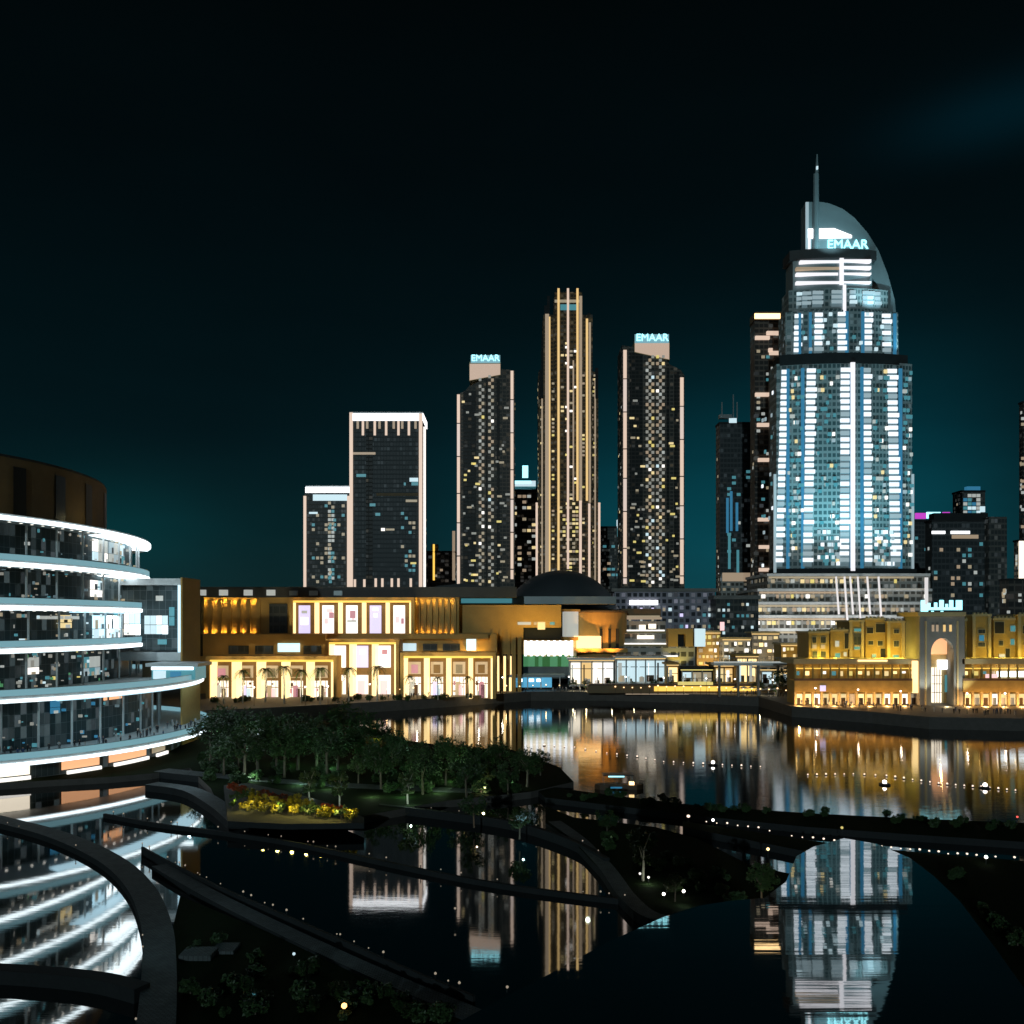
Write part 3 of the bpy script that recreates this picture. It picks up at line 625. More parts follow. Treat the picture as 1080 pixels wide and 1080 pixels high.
# ------------------------------------------------------------------ waterfront restaurants, terrace strip, bridge
REST = [
 (600, 648, 694, 724, 352, 'shop_white', 'white_metal', 'white glowing glass restaurant right of the colonnade pavilion', 4),
 (649, 702, 692, 722, 350, 'w_cool', 'white_metal', 'long pale restaurant with flat white roof below the stepped terraces', 5),
 (703, 716, 699, 722, 344, 'shop_warm', 'mall_stone', 'narrow amber lit kiosk at the waterfront', 1),
 (718, 752, 704, 723, 344, 'w_dim', 'dark_stone', 'dark restaurant with bright yellow counter line at the waterfront', 3),
 (753, 774, 700, 722, 342, 'bright_warm', 'mall_stone', 'small orange lit restaurant near the bridge foot', 2),
 (776, 800, 690, 722, 338, 'shop_warm', 'souk_stone', 'taller cream pavilion with warm lit front under the bridge', 2),
 (802, 838, 704, 724, 330, 'w_grey', 'pod_wall', 'low grey green restaurant below the bridge beside the golden market', 3)]
for px0, px1, q0, q1, Y, lm, wm, lab, n in REST:
    r = thing('waterfront_restaurant', lab, 'restaurant', (wx((px0 + px1) / 2, Y), Y + 5, QZ))
    MB().pbox(px0 + .5, px1 - .5, q0 + 2, q1, Y + 1, 10, wm).build('wall', r)
    f = MB().pbox(px0 - 1, px1 + 1, q0, q0 + 2, Y - 2, 14, wm).build('roof', r)
    MB().pbox(px0, px1, q0 + 2.1, q0 + 3.1, Y - 1.5, .3, 'strip_warm' if 'yellow' not in lab else 'w_yellow').build('light_line', f)
    st = (px1 - px0 - 2) / n
    for i in range(n):
        MB().pbox(px0 + 1 + i * st + .6, px0 + 1 + (i + 1) * st - .6, q0 + 5, q1 - 3, Y + .8, .3, lm if R.random() < .55 else R.choice(['w_cool', 'w_grey', 'w_warm', 'w_white', 'strip_warm'])).build('window', r)
        MB().pbox(px0 + 1 + i * st + .6, px0 + 1 + (i + 1) * st - .6, q0 + 11, q0 + 11.7, Y + .6, .2, 'dark_metal').build('transom', r)
        for j in range(3): MB().pbox(px0 + 1 + i * st + .6 + st * R.random() * .7, px0 + 2.6 + i * st + st * R.random() * .7 + .6, q1 - 10 + R.random() * 4, q1 - 3, Y + .5, .2, R.choice(['wood', 'brown', 'check', 'w_dim'])).build('display', r)
        MB().pbox(px0 + 1 + i * st, px0 + 2 + i * st, q0 + 3.2, q1, Y - 1.2, .5, 'grey_metal').build('post', r)
        MB().pbox(px0 + 2 + i * st + R.random() * 3, px0 + 4 + i * st + R.random() * 3, q0 + 7, q1 - 3, Y + .5, .25, R.choice(['wood', 'w_cool', 'w_grey', 'w_white'])).build('display', r)
    if 'yellow' in lab: MB().pbox(px0 - 2, px1, q1 - 4, q1 - 1, Y - 1.9, .5, 'w_yellow').build('counter', r)
tw = thing('waterfront_terrace', 'low brown stone terrace with a thin light line along the far lake edge', 'terrace', (wx(730, 336), 337, QZ))
MB().pbox(620, 838, 723, 731, 333, 3, 'brown').build('wall', tw)
MB().pbox(622, 836, 721.5, 723, 332.6, 4, 'wood').build('coping', tw)
MB().pbox(660, 780, 731.6, 732.5, 332.6, .3, 'strip_dim').build('light_line', tw)
MB().pbox(715, 752, 719.5, 722.5, 332.2, .3, 'w_yellow').build('counter_light', tw)
MB().pbox(690, 800, 724, 729, 332.6, .35, 'gold').build('lit_panel', tw)
br = thing('footbridge', 'flat pale footbridge with lit deck edge leading to the golden market', 'bridge', (wx(798, 322), 324, QZ))
MB().pbox(753, 843, 699, 702, 322, 5, 'white_metal').build('deck', br)
MB().pbox(753, 843, 697.6, 699, 321.8, .3, 'w_grey').build('light_edge', br)
for px in (758, 778, 799, 820, 839): MB().pbox(px, px + 2, 702, 735, 323.5, 1.2, 'grey_stone').build('pier', br)
k = MB()
for i in range(31): k.pbox(753 + i * 3, 753.4 + i * 3, 694, 697.5, 322.1, .1, 'grey_metal')
k.pbox(753, 843, 693.5, 694, 322, .15, 'grey_metal'); k.build('railing', br)
ap = thing('apartment_block', 'pale lavender lit apartment block behind the waterfront restaurants', 'building', (wx(705, 440), 446, QZ))
MB().pbox(648, 754, 624, 706, 440, 16, 'lav_wall').build('wall', ap)
f = MB().pbox(645, 757, 620.5, 624, 439, 18, 'grey_stone').build('roof', ap)
MB().pbox(664, 694, 633, 638, 439, .5, 'crown_white').build('sign_panel', ap)
many(ap, 'window', [(wx(a, 440), wx(a + w, 440), 439.7, 440.1, wz(q + 3.4, 440), wz(q, 440), R.choice(['w_cool', 'w_grey', 'lav', 'w_teal', 'w_dim']))
     for a, w in ((x, R.choice([2.6, 3.4])) for x in range(651, 752, 6)) for q in range(641, 700, 6) if R.random() < .42])
a2 = thing('apartment_block', 'dark grey apartment block with one pink light left of the tall podium', 'building', (wx(773, 430), 436, QZ))
MB().pbox(755, 800, 632, 706, 428, 18, 'dk_glass2').build('wall', a2)
MB().pbox(753, 802, 628, 632, 427, 20, 'grey_stone').build('roof', a2)
MB().pbox(759.5, 764, 656, 665, 427.7, .3, 'poster_pink').build('lit_sign', a2)
many(a2, 'window', [(wx(a, 428), wx(a + 2.6, 428), 427.75, 428.1, wz(q + 3, 428), wz(q, 428), R.choice(['w_grey', 'w_cool', 'w_dim', 'w_teal'])) for a in range(757, 796, 5) for q in range(636, 700, 6) if R.random() < .3])

LOW = [(735, 760, 667, 384, 'mall_stone', 'low sandstone house with many lit windows behind the dark restaurant', ['w_warm', 'w_white', 'w_yellow', 'w_dim']),
       (762, 792, 674, 378, 'pod_wall', 'low pale house with cool lit windows behind the cream pavilion', ['w_cool', 'w_white', 'w_grey', 'w_warm']),
       (793, 822, 668, 386, 'grey_stone', 'low grey house with amber windows behind the footbridge', ['w_warm', 'shop_warm', 'w_dim', 'w_white']),
       (824, 852, 680, 350, 'souk_stone', 'low golden house with scattered lit windows left of the golden market', ['w_warm', 'w_dim', 'w_yellow', 'w_white'])]
for px0, px1, q0, Y, wm, lab, mats in LOW:
    h = thing('low_house', lab, 'building', (wx((px0 + px1) / 2, Y), Y + 5, QZ))
    MB().pbox(px0, px1, q0, 724, Y, 10, wm).build('wall', h); MB().pbox(px0 - .8, px1 + .8, q0 - 1.8, q0, Y - .5, 11, 'souk_trim').build('roof', h)
    for q in range(int(q0) + 3, 704, 7):
        x = px0 + 2
        while x < px1 - 3:
            w = R.choice([2.4, 3.2, 4.2])
            if R.random() < .72 and x + w < px1 - 1: MB().pbox(x, x + w, q, q + R.choice([3, 4]), Y - .25, .3, R.choice(mats)).build('window', h)
            x += w + 1.6
    MB().pbox(px0, px1, q0 + .2, q0 + 1.2, Y - .6, .2, 'strip_warm').build('light_line', h)
    lamp('SPOT', (wx((px0 + px1) / 2, Y - 8), Y - 9, QZ + 4), 5200, (1, .72, .35), .3, (wx((px0 + px1) / 2, Y), Y, wz(q0 + 12, Y)), 95)
# ------------------------------------------------------------------ towers
def grid(px0, px1, q0, q1, Y, dx, dq, ww, hh, p, mats, out=.3):
    r = []; x = px0
    while x + ww <= px1 + .01:
        q = q0
        while q + hh <= q1:
            if R.random() < p: r.append((wx(x, Y), wx(x + ww, Y), Y - out, Y + .1, wz(q + hh, Y), wz(q, Y), R.choice(mats)))
            q += dq
        x += dx
    return r
def side_windows(px0, px1, q0, q1, Y, depth, n, mats):
    """lit rooms on both flank walls"""
    r = []
    for k in range(n):
        y = Y + R.uniform(2, depth - 4); z = wz(R.uniform(q0, q1), Y)
        for x in ((wx(px0, Y) - .15, wx(px0, Y) + .1), (wx(px1, Y) - .1, wx(px1, Y) + .15)):
            r.append((x[0], x[1], y, y + 2, z, z + 2, R.choice(mats)))
    return r
# pair on the left
Yt = 700
t4 = thing('white_crowned_tower', 'wide dark tower outlined in white light with bright flat top edge', 'tower', (wx(408, Yt), Yt + 14, QZ))
MB().pbox(369, 446, 444, 660, Yt, 30, 'dk_glass').build('wall', t4)
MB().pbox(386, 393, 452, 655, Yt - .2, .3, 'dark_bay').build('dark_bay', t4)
f = MB().pbox(369, 446, 434.5, 444, Yt - .5, 31, 'white_metal').build('crown', t4)
MB().pbox(368.5, 446.5, 436, 443.5, Yt - .9, 31.8, 'crown_white').build('light_band', f)
MB().pbox(368.5, 372, 435, 626, Yt - 1, 2, 'strip_pink').build('light_strip', t4)
MB().pbox(441.8, 445.4, 436, 626, Yt - 1, 2, 'strip_pink').build('light_strip', t4)
MB().pbox(445.8, 448.8, 450, 626, Yt + 4, 2, 'w_white').build('light_strip', t4)
for i, px in enumerate((376, 381.5, 386, 394, 399, 406, 414, 419, 423, 430, 437)): MB().pbox(px, px + 2.4, 444, 459 if i % 2 else 452, Yt - .7, .8, 'strip_pink' if i % 2 else 'strip_dim').build('crown_fin', t4)
for px in (373, 383, 395, 402, 412, 419, 432): MB().pbox(px, px + 2.4, 610 if px > 390 else 611, 620, Yt - .7, .8, 'strip_pink').build('base_fin', t4)
many(t4, 'window', [(wx(a, Yt), wx(b_, Yt), Yt - .4, Yt + .1, wz(d, Yt), wz(c, Yt), m) for a, b_, c, d, m in
     ((369, 396, 477, 479.5, 'strip_dim'), (376, 386, 500, 503, 'w_teal'), (432, 441, 504, 508, 'w_cool'), (434, 441, 508.5, 512, 'w_teal'), (426, 428, 509, 512, 'w_teal'), (428, 440, 527, 529.5, 'w_dim'), (402, 406, 557, 560, 'w_white'), (407, 416, 557.5, 559.5, 'w_dim'), (433, 439, 593, 595, 'w_yellow'), (397, 441, 520, 523, 'brown'), (390, 396, 531, 534, 'w_teal'), (396, 401, 541, 544, 'w_teal'))]
     + grid(423, 441, 540, 604, Yt, 4, 5, 3, 3, .35, ['w_dim', 'w_teal', 'dk_glass2']) + side_windows(369, 446, 460, 600, Yt, 30, 14, ['w_dim', 'w_teal']))
Yt = 720
t5 = thing('white_crowned_tower', 'shorter dark tower with bright white top edge left of its taller twin', 'tower', (wx(344, Yt), Yt + 14, QZ))
MB().pbox(321, 368.5, 520, 660, Yt, 28, 'dk_glass2').build('wall', t5)
f = MB().pbox(322.5, 369, 512, 520, Yt - .5, 29, 'white_metal').build('crown', t5)
MB().pbox(322, 369, 513.5, 519.5, Yt - .9, 29.8, 'crown_white').build('light_band', f)
MB().pbox(330, 366, 521.5, 528, Yt - .5, .5, 'w_cool').build('lit_storey', t5)
MB().pbox(320, 322.8, 523, 620, Yt - 1, 2, 'strip_pink').build('light_strip', t5); MB().pbox(366, 368.6, 523, 620, Yt - 1, 2, 'strip_pink').build('light_strip', t5)
many(t5, 'window', grid(346, 354, 529, 615, Yt, 3.6, 4.4, 3, 3, .85, ['w_teal', 'w_grey', 'w_dim', 'w_grey']) + grid(329, 364, 532, 615, Yt, 4.5, 5, 3, 3, .22, ['w_teal', 'w_dim']) + [(wx(326, Yt), wx(335, Yt), Yt - .4, Yt, wz(542, Yt), wz(540, Yt), 'w_cool')])

# three residence towers
Yt = 764
def residence(label, px0, px1, tops, strips, crown, checks, sign, wmats, dark):
    t = thing('residence_tower', label, 'tower', (wx((px0 + px1) / 2, Yt), Yt + 16, QZ))
    k = MB(); z0 = wz(660, Yt)
    k.xz([(wx(px0 + 1, Yt), z0), (wx(px1 - 1, Yt), z0)] + [(wx(a, Yt), wz(b_, Yt)) for a, b_ in tops], Yt, Yt + 32, 'res_wall'); k.build('wall', t)
    for a, b_, c, d in strips:
        q = c; j = 0
        while q < d:
            e_ = min(d, q + 31 + (j % 3) * 4); MB().pbox(a, b_, q, e_ - 1.3, Yt - 1, 3, 'strip_pink' if j % 3 != 1 else 'strip_pale').build('light_strip', t); q = e_; j += 1
    for a, b_, c in dark: MB().pbox(a, b_, c, 625, Yt - .25, .5, 'dark_bay').build('bay_shade', t)  # flat dark strip on the wall, shade of a recess put into its colour
    a, b_, c, d, slope = crown
    ck = MB(); zl, zr = (wz(d, Yt), wz(d - slope, Yt)) if slope > 0 else (wz(d + slope, Yt), wz(d, Yt))
    ck.xz([(wx(a, Yt), zl), (wx(b_, Yt), zr), (wx(b_, Yt), wz(c, Yt)), (wx(a, Yt), wz(c, Yt))], Yt - .6, Yt + 22, 'souk_trim'); cr_ = ck.build('crown', t)
    ck = MB(); ck.xz([(wx(a + .4, Yt), zl + .6), (wx(b_ - .4, Yt), zr + .6), (wx(b_ - .4, Yt), wz(c + 2, Yt)), (wx(a + .4, Yt), wz(c + 2, Yt))], Yt - .9, Yt - .62, 'crown_glow'); ck.build('lit_panel', cr_)  # light falling on the crown front put into a glowing panel
    s0, s1, sq0, sq1 = sign
    text_mesh('EMAAR', (sq1 - sq0) * Yt / F * 1.33, .5, 'sign_cyan', cr_, (wx((s0 + s1) / 2, Yt), Yt - 2, wz((sq0 + sq1) / 2, Yt)))
    MB().pbox(s0 - 1.5, s1 + 1.5, sq0 - .5, sq1 + .8, Yt - 1.3, .5, 'teal_glow').build('sign_panel', cr_)
    rects = []
    for cx0, cx1, c0, c1 in checks:                        # bays where every second balcony is lit, like a chequer
        w = 3.0; n = int((cx1 - cx0) / w); q = c0; row = 0
        while q < c1:
            for i in range(n):
                if (i + row) % 2 == 0 and R.random() < .93:
                    low = (q - c0) / (c1 - c0)
                    m = R.choice(['check', 'check', 'check', 'strip_dim', 'w_dim'] if R.random() > .06 + .22 * low else ['w_warm', 'w_grey', 'w_yellow', 'w_cool', 'w_white'])
                    rects.append((wx(cx0 + i * w, Yt), wx(cx0 + i * w + w * .92, Yt), Yt - 1.2, Yt + .1, wz(q + 2.9, Yt), wz(q, Yt), m))
            q += 3.6; row += 1
    for i in range(95):
        a_ = R.uniform(px0 + 6, px1 - 9); q = 612 - (612 - tops[0][1] - 10) * R.random() ** 1.7
        if any(c0_ - 3 < a_ < c1_ + 1 for c0_, c1_, _, _ in checks): continue
        rects.append((wx(a_, Yt), wx(a_ + R.choice([2.4, 3, 5]), Yt), Yt - .3, Yt + .1, wz(q + 2.2, Yt), wz(q, Yt), R.choice(wmats)))
    many(t, 'window', rects + side_windows(px0 + 1, px1 - 1, 420, 610, Yt, 32, 24, ['w_dim', 'w_warm', 'w_grey']))
    return t
residence('slim bronze residence tower with sloping top and cyan sign, left of the tallest ribbed tower', 481, 544,
          [(543, 391), (529, 389), (526, 392), (494, 408), (490, 413), (482, 416)], [(482, 485, 416, 617), (538.5, 541.5, 391, 612)],
          (495, 528, 382, 402, 6), [(505, 511.5, 399, 620), (515, 521.5, 396, 620)], (498, 526, 375, 382), ['w_dim', 'w_warm', 'check', 'w_yellow', 'check'], [(488.5, 502, 412), (512.5, 514, 400), (524, 527, 400)])
residence('slim bronze residence tower with sloping top and cyan sign, right of the tallest ribbed tower', 655, 723,
          [(722, 396), (718, 390), (706, 384), (702, 376), (668, 366), (656, 364)], [(657.5, 661, 369, 617), (717.5, 721, 398, 617)],
          (669, 706, 360, 380, -8), [(681, 690, 375, 618), (692, 701, 375, 618)], (671, 704, 353, 361), ['w_dim', 'w_warm', 'check', 'w_yellow', 'check'], [(664, 678, 372), (703, 706, 390), (711, 716, 392)])
t2 = thing('ribbed_tower', 'tallest bronze tower of the three, stepped top with long vertical light ribs', 'tower', (wx(599, Yt), Yt + 18, QZ))
Yb = Yt
MB().pbox(568, 631, 392, 660, Yb + 6, 30, 'res_brown').build('lower_wall', t2)
MB().pbox(573, 625, 332, 660, Yb + 3, 28, 'res_brown').build('middle_wall', t2)
MB().pbox(585, 614, 308, 660, Yb, 26, 'res_brown').build('upper_wall', t2)
k = MB()
for a, b_, c in ((577, 580, 312), (574, 577, 322), (571, 574, 355), (568.6, 571, 390), (620, 623, 330), (628, 631, 388)): k.pbox(a, b_, c, 420, Yb + 4, 2, 'dark_stone')
k.build('stepped_fins', t2)
for a, b_, c, d, y, m in ((588, 591, 304, 612, -1.2, 'strip_warm'), (598, 601, 304, 600, -1.2, 'strip_pink'), (608, 611, 304, 528, -1.2, 'strip_warm'), (611, 615, 312, 530, -.6, 'strip_dim'), (575, 580.5, 331, 612, 2, 'strip_dim'), (579, 581, 334, 612, 1.6, 'strip_warm'), (618, 621, 336, 528, 2, 'strip_warm'), (621, 624, 340, 530, 2.4, 'strip_dim'), (604, 606, 380, 528, -.8, 'strip_dim'), (565, 568, 530, 613, 4.6, 'strip_pink'), (611, 614.5, 528, 613, -1.3, 'strip_pink'), (620.5, 623.5, 531, 614, 1.6, 'strip_pink'), (631, 634, 530, 626, 4.6, 'strip_pink'), (571, 573, 400, 612, 5.2, 'strip_dim'), (627, 629, 400, 612, 5.2, 'strip_dim')):
    MB().pbox(a, a + (b_ - a) * .74, c, d, Yb + y, 1.5, m).build('light_rib', t2)
MB().pbox(585, 614, 316, 319, Yb - .4, .5, 'w_dim').build('crown_light', t2); MB().pbox(591, 608, 321, 327, Yb - .4, .5, 'w_teal').build('crown_light', t2)
rc = grid(590, 611, 530, 605, Yb, 3.4, 4.2, 3, 2.4, .5, ['w_dim', 'w_yellow', 'w_warm', 'strip_dim', 'w_dim']) + grid(591.5, 612, 340, 530, Yb, 4.6, 4.2, 3.2, 2.2, .13, ['w_dim', 'w_yellow', 'w_white', 'w_dim', 'w_warm', 'w_white'])
for a, b_, y in ((582, 588, 3), (614, 619, 3), (623, 629, 6), (570, 576, 6)):
    rc += grid(a, b_, 395, 606, Yb + y, 3.0, 4.2, 2.6, 2.1, .38, ['w_dim', 'w_dim', 'strip_dim', 'w_warm', 'w_yellow'])
many(t2, 'window', rc + side_windows(568, 631, 400, 600, Yb + 6, 30, 30, ['w_dim', 'w_warm']))

# lesser towers behind
def back_tower(label, px0, px1, q0, Y, depth, wall, rects, name='background_tower', extra=None):
    t = thing(name, label, 'tower', (wx((px0 + px1) / 2, Y), Y + depth / 2, QZ))
    MB().pbox(px0, px1, q0, 660, Y, depth, wall).build('wall', t)
    MB().pbox(px0 - .5, px1 + .5, q0 - 2, q0, Y - .4, depth + .8, 'dark_stone').build('roof', t)
    many(t, 'window', rects + side_windows(px0, px1, q0 + 10, 640, Y, depth, 10, ['w_dim', 'w_grey']))
    if extra: extra(t)
    return t
def cap540(t):
    MB().pbox(541, 565, 507, 513, 900, 18, 'w_cool').build('lit_parapet', t)
    MB().pbox(551, 557, 491, 503, 903, 6, 'sign_cyan').build('roof_sign', t); MB().pbox(541, 560, 507, 510, 899.5, .4, 'sign_cyan').build('light_line', t)
    MB().pbox(543, 565, 513, 516, 899.6, .3, 'w_teal').build('light_line', t)
back_tower('grey background tower with glowing blue roof sign between two residence towers', 539, 567, 516, 900, 20, 'far_wall', grid(541, 565, 522, 605, 900, 5, 6, 4, 3, .4, ['w_dim', 'w_warm', 'w_grey', 'strip_dim']), extra=cap540)
def cap640(t):
    MB().pbox(651, 658, 548, 557, 899, 6, 'w_cool').build('roof_sign', t); MB().pbox(651, 658, 557, 566, 899, .6, 'w_teal').build('lit_panel', t)
back_tower('dim teal background tower with small cyan roof light behind the ribbed tower', 634, 658, 557, 900, 20, 'dk_glass2', grid(636, 656, 575, 612, 900, 4.5, 6, 3.5, 2.6, .4, ['w_teal', 'w_dim', 'w_grey', 'strip_dim']), extra=cap640)
back_tower('low brown background block right of the white crowned tower', 450, 480, 583, 820, 20, 'far_wall', grid(452, 478, 588, 612, 820, 6, 6, 3, 2.5, .15, ['strip_dim', 'w_dim']), extra=lambda t: (MB().pbox(455, 462, 574, 583, 822, 8, 'far_wall').build('roof_block', t), MB().pbox(456.5, 458.5, 574, 612, 819.6, .4, 'gold').build('light_strip', t), MB().pbox(477, 480, 560, 612, 819.6, .5, 'strip_dim').build('light_strip', t)))
def cap760(t):
    for a, b_, c in ((761, 762, 424), (773, 774, 416), (777, 778, 424)): MB().pbox(a, b_, c, 441, 652, .5, 'grey_metal').build('antenna', t)
    MB().pbox(759, 772, 437, 441, 649, 4, 'grey_metal').build('roof_block', t); MB().pbox(769, 777, 441, 446, 649.4, .4, 'w_cool').build('roof_light', t)
    for a, c, d in ((766, 525, 562), (770, 518, 560), (776, 530, 560), (793, 530, 560), (768, 565, 600), (777, 580, 604)): MB().pbox(a, a + 2.6, c, d, 649.5, .5, 'w_blue' if a % 3 else 'w_teal').build('light_strip', t)
    MB().pbox(760, 795, 605, 660, 640, 10, 'pod_wall').build('podium', t); MB().pbox(762, 799, 604, 613, 639.6, .5, 'strip_dim').build('podium_light', t)
back_tower('dark teal tower with blue light streaks left of the brown tower', 759, 797, 447, 650, 12, 'dk_glass', grid(762, 794, 490, 600, 650, 5, 6, 4, 3, .2, ['w_teal', 'w_teal', 'dk_glass2', 'w_grey']), extra=cap760)
def cap795(t):
    MB().pbox(796, 828, 329, 337, 578, 12, 'brown').build('crown', t); MB().pbox(796, 823, 330.5, 336, 577.5, .5, 'bright_warm').build('crown_light', t)
    for a, b_, c in ((797, 812, 355), (809, 823, 350), (811, 815, 368), (812, 823, 371), (797, 812, 415), (799, 813, 447), (800, 813, 484), (800, 816, 547), (801, 817, 576), (801, 813, 600)):
        f = MB().pbox(a, b_, c - 1, c + 2.6, 577.6, 2, 'strip_pink').build('lit_ledge', t)
    MB().pbox(812, 818, 390, 620, 576, 3, 'grey_stone').build('pier', t)
back_tower('slender brown tower with amber crown and lit ledges beside the tall sail tower', 796, 828, 338, 580, 11, 'brown_twr', grid(798, 824, 345, 600, 580, 5, 6, 3.6, 3, .16, ['w_grey', 'w_dim', 'w_teal']), extra=cap795)
def cap983(t):
    MB().pbox(985, 1042, 541, 548, 553, 7, 'dark_stone').build('crown', t)
    MB().pbox(1043, 1062, 545, 660, 545, 10, 'dk_glass2').build('side_wing', t)
    for a, b_ in ((983, 997), (1003, 1023)): MB().pbox(a, b_, 560, 563, 549.5, .4, 'crown_white').build('light_line', t)
    MB().pbox(1004, 1032, 564, 568, 549.6, .3, 'strip_dim').build('light_line', t)
back_tower('dark blocky tower with two short white light lines near the top at the lake gate', 983, 1043, 550, 550, 9, 'dk_glass', grid(985, 1040, 572, 640, 550, 6, 6, 3.4, 3.6, .2, ['strip_dim', 'w_dim', 'w_teal', 'w_grey']), extra=cap983)
def cap1013(t):
    MB().pbox(1020, 1034, 513, 519, 803, 5, 'w_blue').build('roof_light', t); MB().pbox(1034, 1039, 534, 540, 799, 1, 'w_cool').build('roof_lamp', t)
back_tower('far lattice topped tower with blue lights behind the dark blocky tower', 1014, 1039, 519, 800, 16, 'dk_glass2', grid(1016, 1038, 521, 542, 800, 4.6, 4.4, 4, 3.4, .75, ['w_grey', 'w_teal', 'w_cool', 'w_blue']), extra=cap1013)
def capm(t):
    MB().pbox(966, 977, 541, 547, 699, 2, 'magenta').build('roof_sign', t); MB().pbox(978, 992, 540, 546.5, 699, 2, 'sign_cyan').build('roof_sign', t); MB().pbox(995, 1002, 540, 543, 699, 2, 'magenta').build('roof_sign', t)
back_tower('far low block with magenta and cyan roof lights right of the sail tower', 962, 1004, 550, 700, 16, 'dk_glass', grid(965, 982, 560, 610, 700, 5, 6, 3, 3, .1, ['w_teal']), extra=capm)
back_tower('slender grey tower cut by the right edge of the view', 1079, 1094, 425, 640, 5, 'brown_twr', grid(1077, 1092, 440, 570, 640, 4, 6, 3, 3, .4, ['strip_dim', 'w_dim', 'w_grey']))
back_tower('bright cream lit block low at the right edge of the view', 1075, 1110, 571, 560, 6, 'pod_wall', [(wx(1074.5, 560), wx(1079.5, 560), 559.6, 560.1, wz(611, 560), wz(570.5, 560), 'shop_white')] + grid(1083, 1108, 575, 640, 560, 5, 6, 4, 4, .6, ['w_warm', 'w_white']))
back_tower('low dark block behind the golden market wing at the right', 1064, 1120, 612, 420, 8, 'far_wall', grid(1062, 1118, 620, 660, 420, 6, 6, 3, 3, .12, ['w_grey', 'strip_dim']))

# ------------------------------------------------------------------ the tall sail tower and its podium
Ya = 500
ad_ = thing('sail_tower', 'tallest white and blue lit hotel tower with curved sail crown and spire', 'tower', (wx(891, Ya), Ya + 20, QZ))
def bow(px, pc, half, depth): return Ya - depth * (1 - ((px - pc) / half) ** 2)
def shaft(px0, px1, q0, q1, y, bowd, mat, name, flare=0):
    n = 12; pl = []
    for i in range(n + 1):
        p = px0 + (px1 - px0) * i / n; pl.append((wx(p, Ya), y - bowd * (1 - (2 * i / n - 1) ** 2)))
    pl += [(wx(px1, Ya), y + 13), (wx(px0, Ya), y + 13)]
    return MB().prism(pl, wz(q1, Ya), wz(q0, Ya), mat).build(name, ad_)
def fy(px, px0, px1, y, bowd): return y - bowd * (1 - (2 * (px - px0) / (px1 - px0) - 1) ** 2)
shaft(819, 962, 384, 603, Ya, 5, 'addr_wall', 'lower_shaft')
shaft(829, 948, 329, 384, Ya + 1, 4.5, 'addr_wall', 'middle_shaft')
shaft(833, 938, 305, 329, Ya + 2, 4, 'addr_wall', 'upper_shaft')
shaft(838, 922, 273, 305, Ya + 3, 3, 'sail', 'top_block')
shaft(834, 926, 263, 273, Ya + 2, 3.6, 'roof', 'top_roof')
shaft(822, 957, 375, 386, Ya - .5, 5, 'dark_stone', 'setback_band'); shaft(817, 966, 600, 607, Ya - 1, 5, 'dark_stone', 'base_band')
rects = []
def stripe(p, w, q0, q1, px0, px1, y, bd, mat1, mat2, dq=6.6, fill=.62):
    q = q0; i = 0
    for s_ in range(6):
        qa = q0 + (q1 - q0) * s_ / 6; qb = q0 + (q1 - q0) * (s_ + 1) / 6; pm = p + ((qa + qb) / 2 - 490) * .004 * (p - 891) / 70 * 8; yy = fy(p + w / 2, px0, px1, y, bd)
        MB().box(wx(pm, Ya), wx(pm + w, Ya), yy - .5, yy + .4, wz(qb, Ya), wz(qa, Ya), 'bal_glow').build('balcony_glow', ad_)  # dim light put into a backing strip, filling the gaps between balconies
    while q + dq * fill < q1:
        pp_ = p + (q - 490) * .004 * (p - 891) / 70 * 8
        yy = fy(p + w / 2, px0, px1, y, bd)
        rects.append((wx(pp_, Ya), wx(pp_ + w + R.choice([0, 0, 0, 1.5]), Ya), yy - 1.1, yy + .4, wz(q + dq * fill, Ya), wz(q, Ya), mat1 if R.random() < .8 else mat2)); q += dq
for p, w in ((820.5, 7), (846.5, 9), (882.5, 9), (907.5, 7.5), (935, 10)): stripe(p, w, 391, 598, 819, 962, Ya, 5, 'bal_white', 'bal_dim')
for p, w in ((833.5, 7), (855, 8), (880, 8), (910, 8), (932, 9)): stripe(p, w, 332, 374, 829, 948, Ya + 1, 4.5, 'bal_white', 'bal_dim', 6.0)
for p, w in ((836, 5), (842, 9), (853, 11), (874, 12), (895, 6), (910, 5), (914, 8), (925, 6)): stripe(p, w, 308, 325, 833, 938, Ya + 2, 4, 'bal_dim', 'w_cool', 5.2)
for i in range(230):                                       # single lit rooms
    p = R.choice([R.uniform(829, 843), R.uniform(858, 879), R.uniform(917, 932), R.uniform(950, 960)]); q = 392 + R.randrange(31) * 6.6
    yy = fy(p, 819, 962, Ya, 5); rects.append((wx(p, Ya), wx(p + R.choice([2.5, 3.5]), Ya), yy - .9, yy + .5, wz(q + 3.6, Ya), wz(q, Ya), R.choice(['bal_dim', 'w_grey', 'w_teal', 'w_teal', 'w_teal', 'w_white'] if R.random() < .9 else ['w_warm'])))
for i in range(70):
    p = R.choice([R.uniform(857, 880), R.uniform(918, 940)]); q = 560 + R.randrange(6) * 6.6; yy = fy(p, 819, 962, Ya, 5)
    rects.append((wx(p, Ya), wx(p + 3.2, Ya), yy - .95, yy + .5, wz(q + 3.9, Ya), wz(q, Ya), R.choice(['bal_dim', 'w_cool', 'bal_white', 'w_teal'])))
for i in range(26): 
    p = R.uniform(843, 935); q = 332 + R.randrange(7) * 6; yy = fy(p, 829, 948, Ya + 1, 4.5)
    rects.append((wx(p, Ya), wx(p + 3.2, Ya), yy - .9, yy + .5, wz(q + 3.4, Ya), wz(q, Ya), R.choice(['bal_dim', 'w_teal', 'w_cool'])))
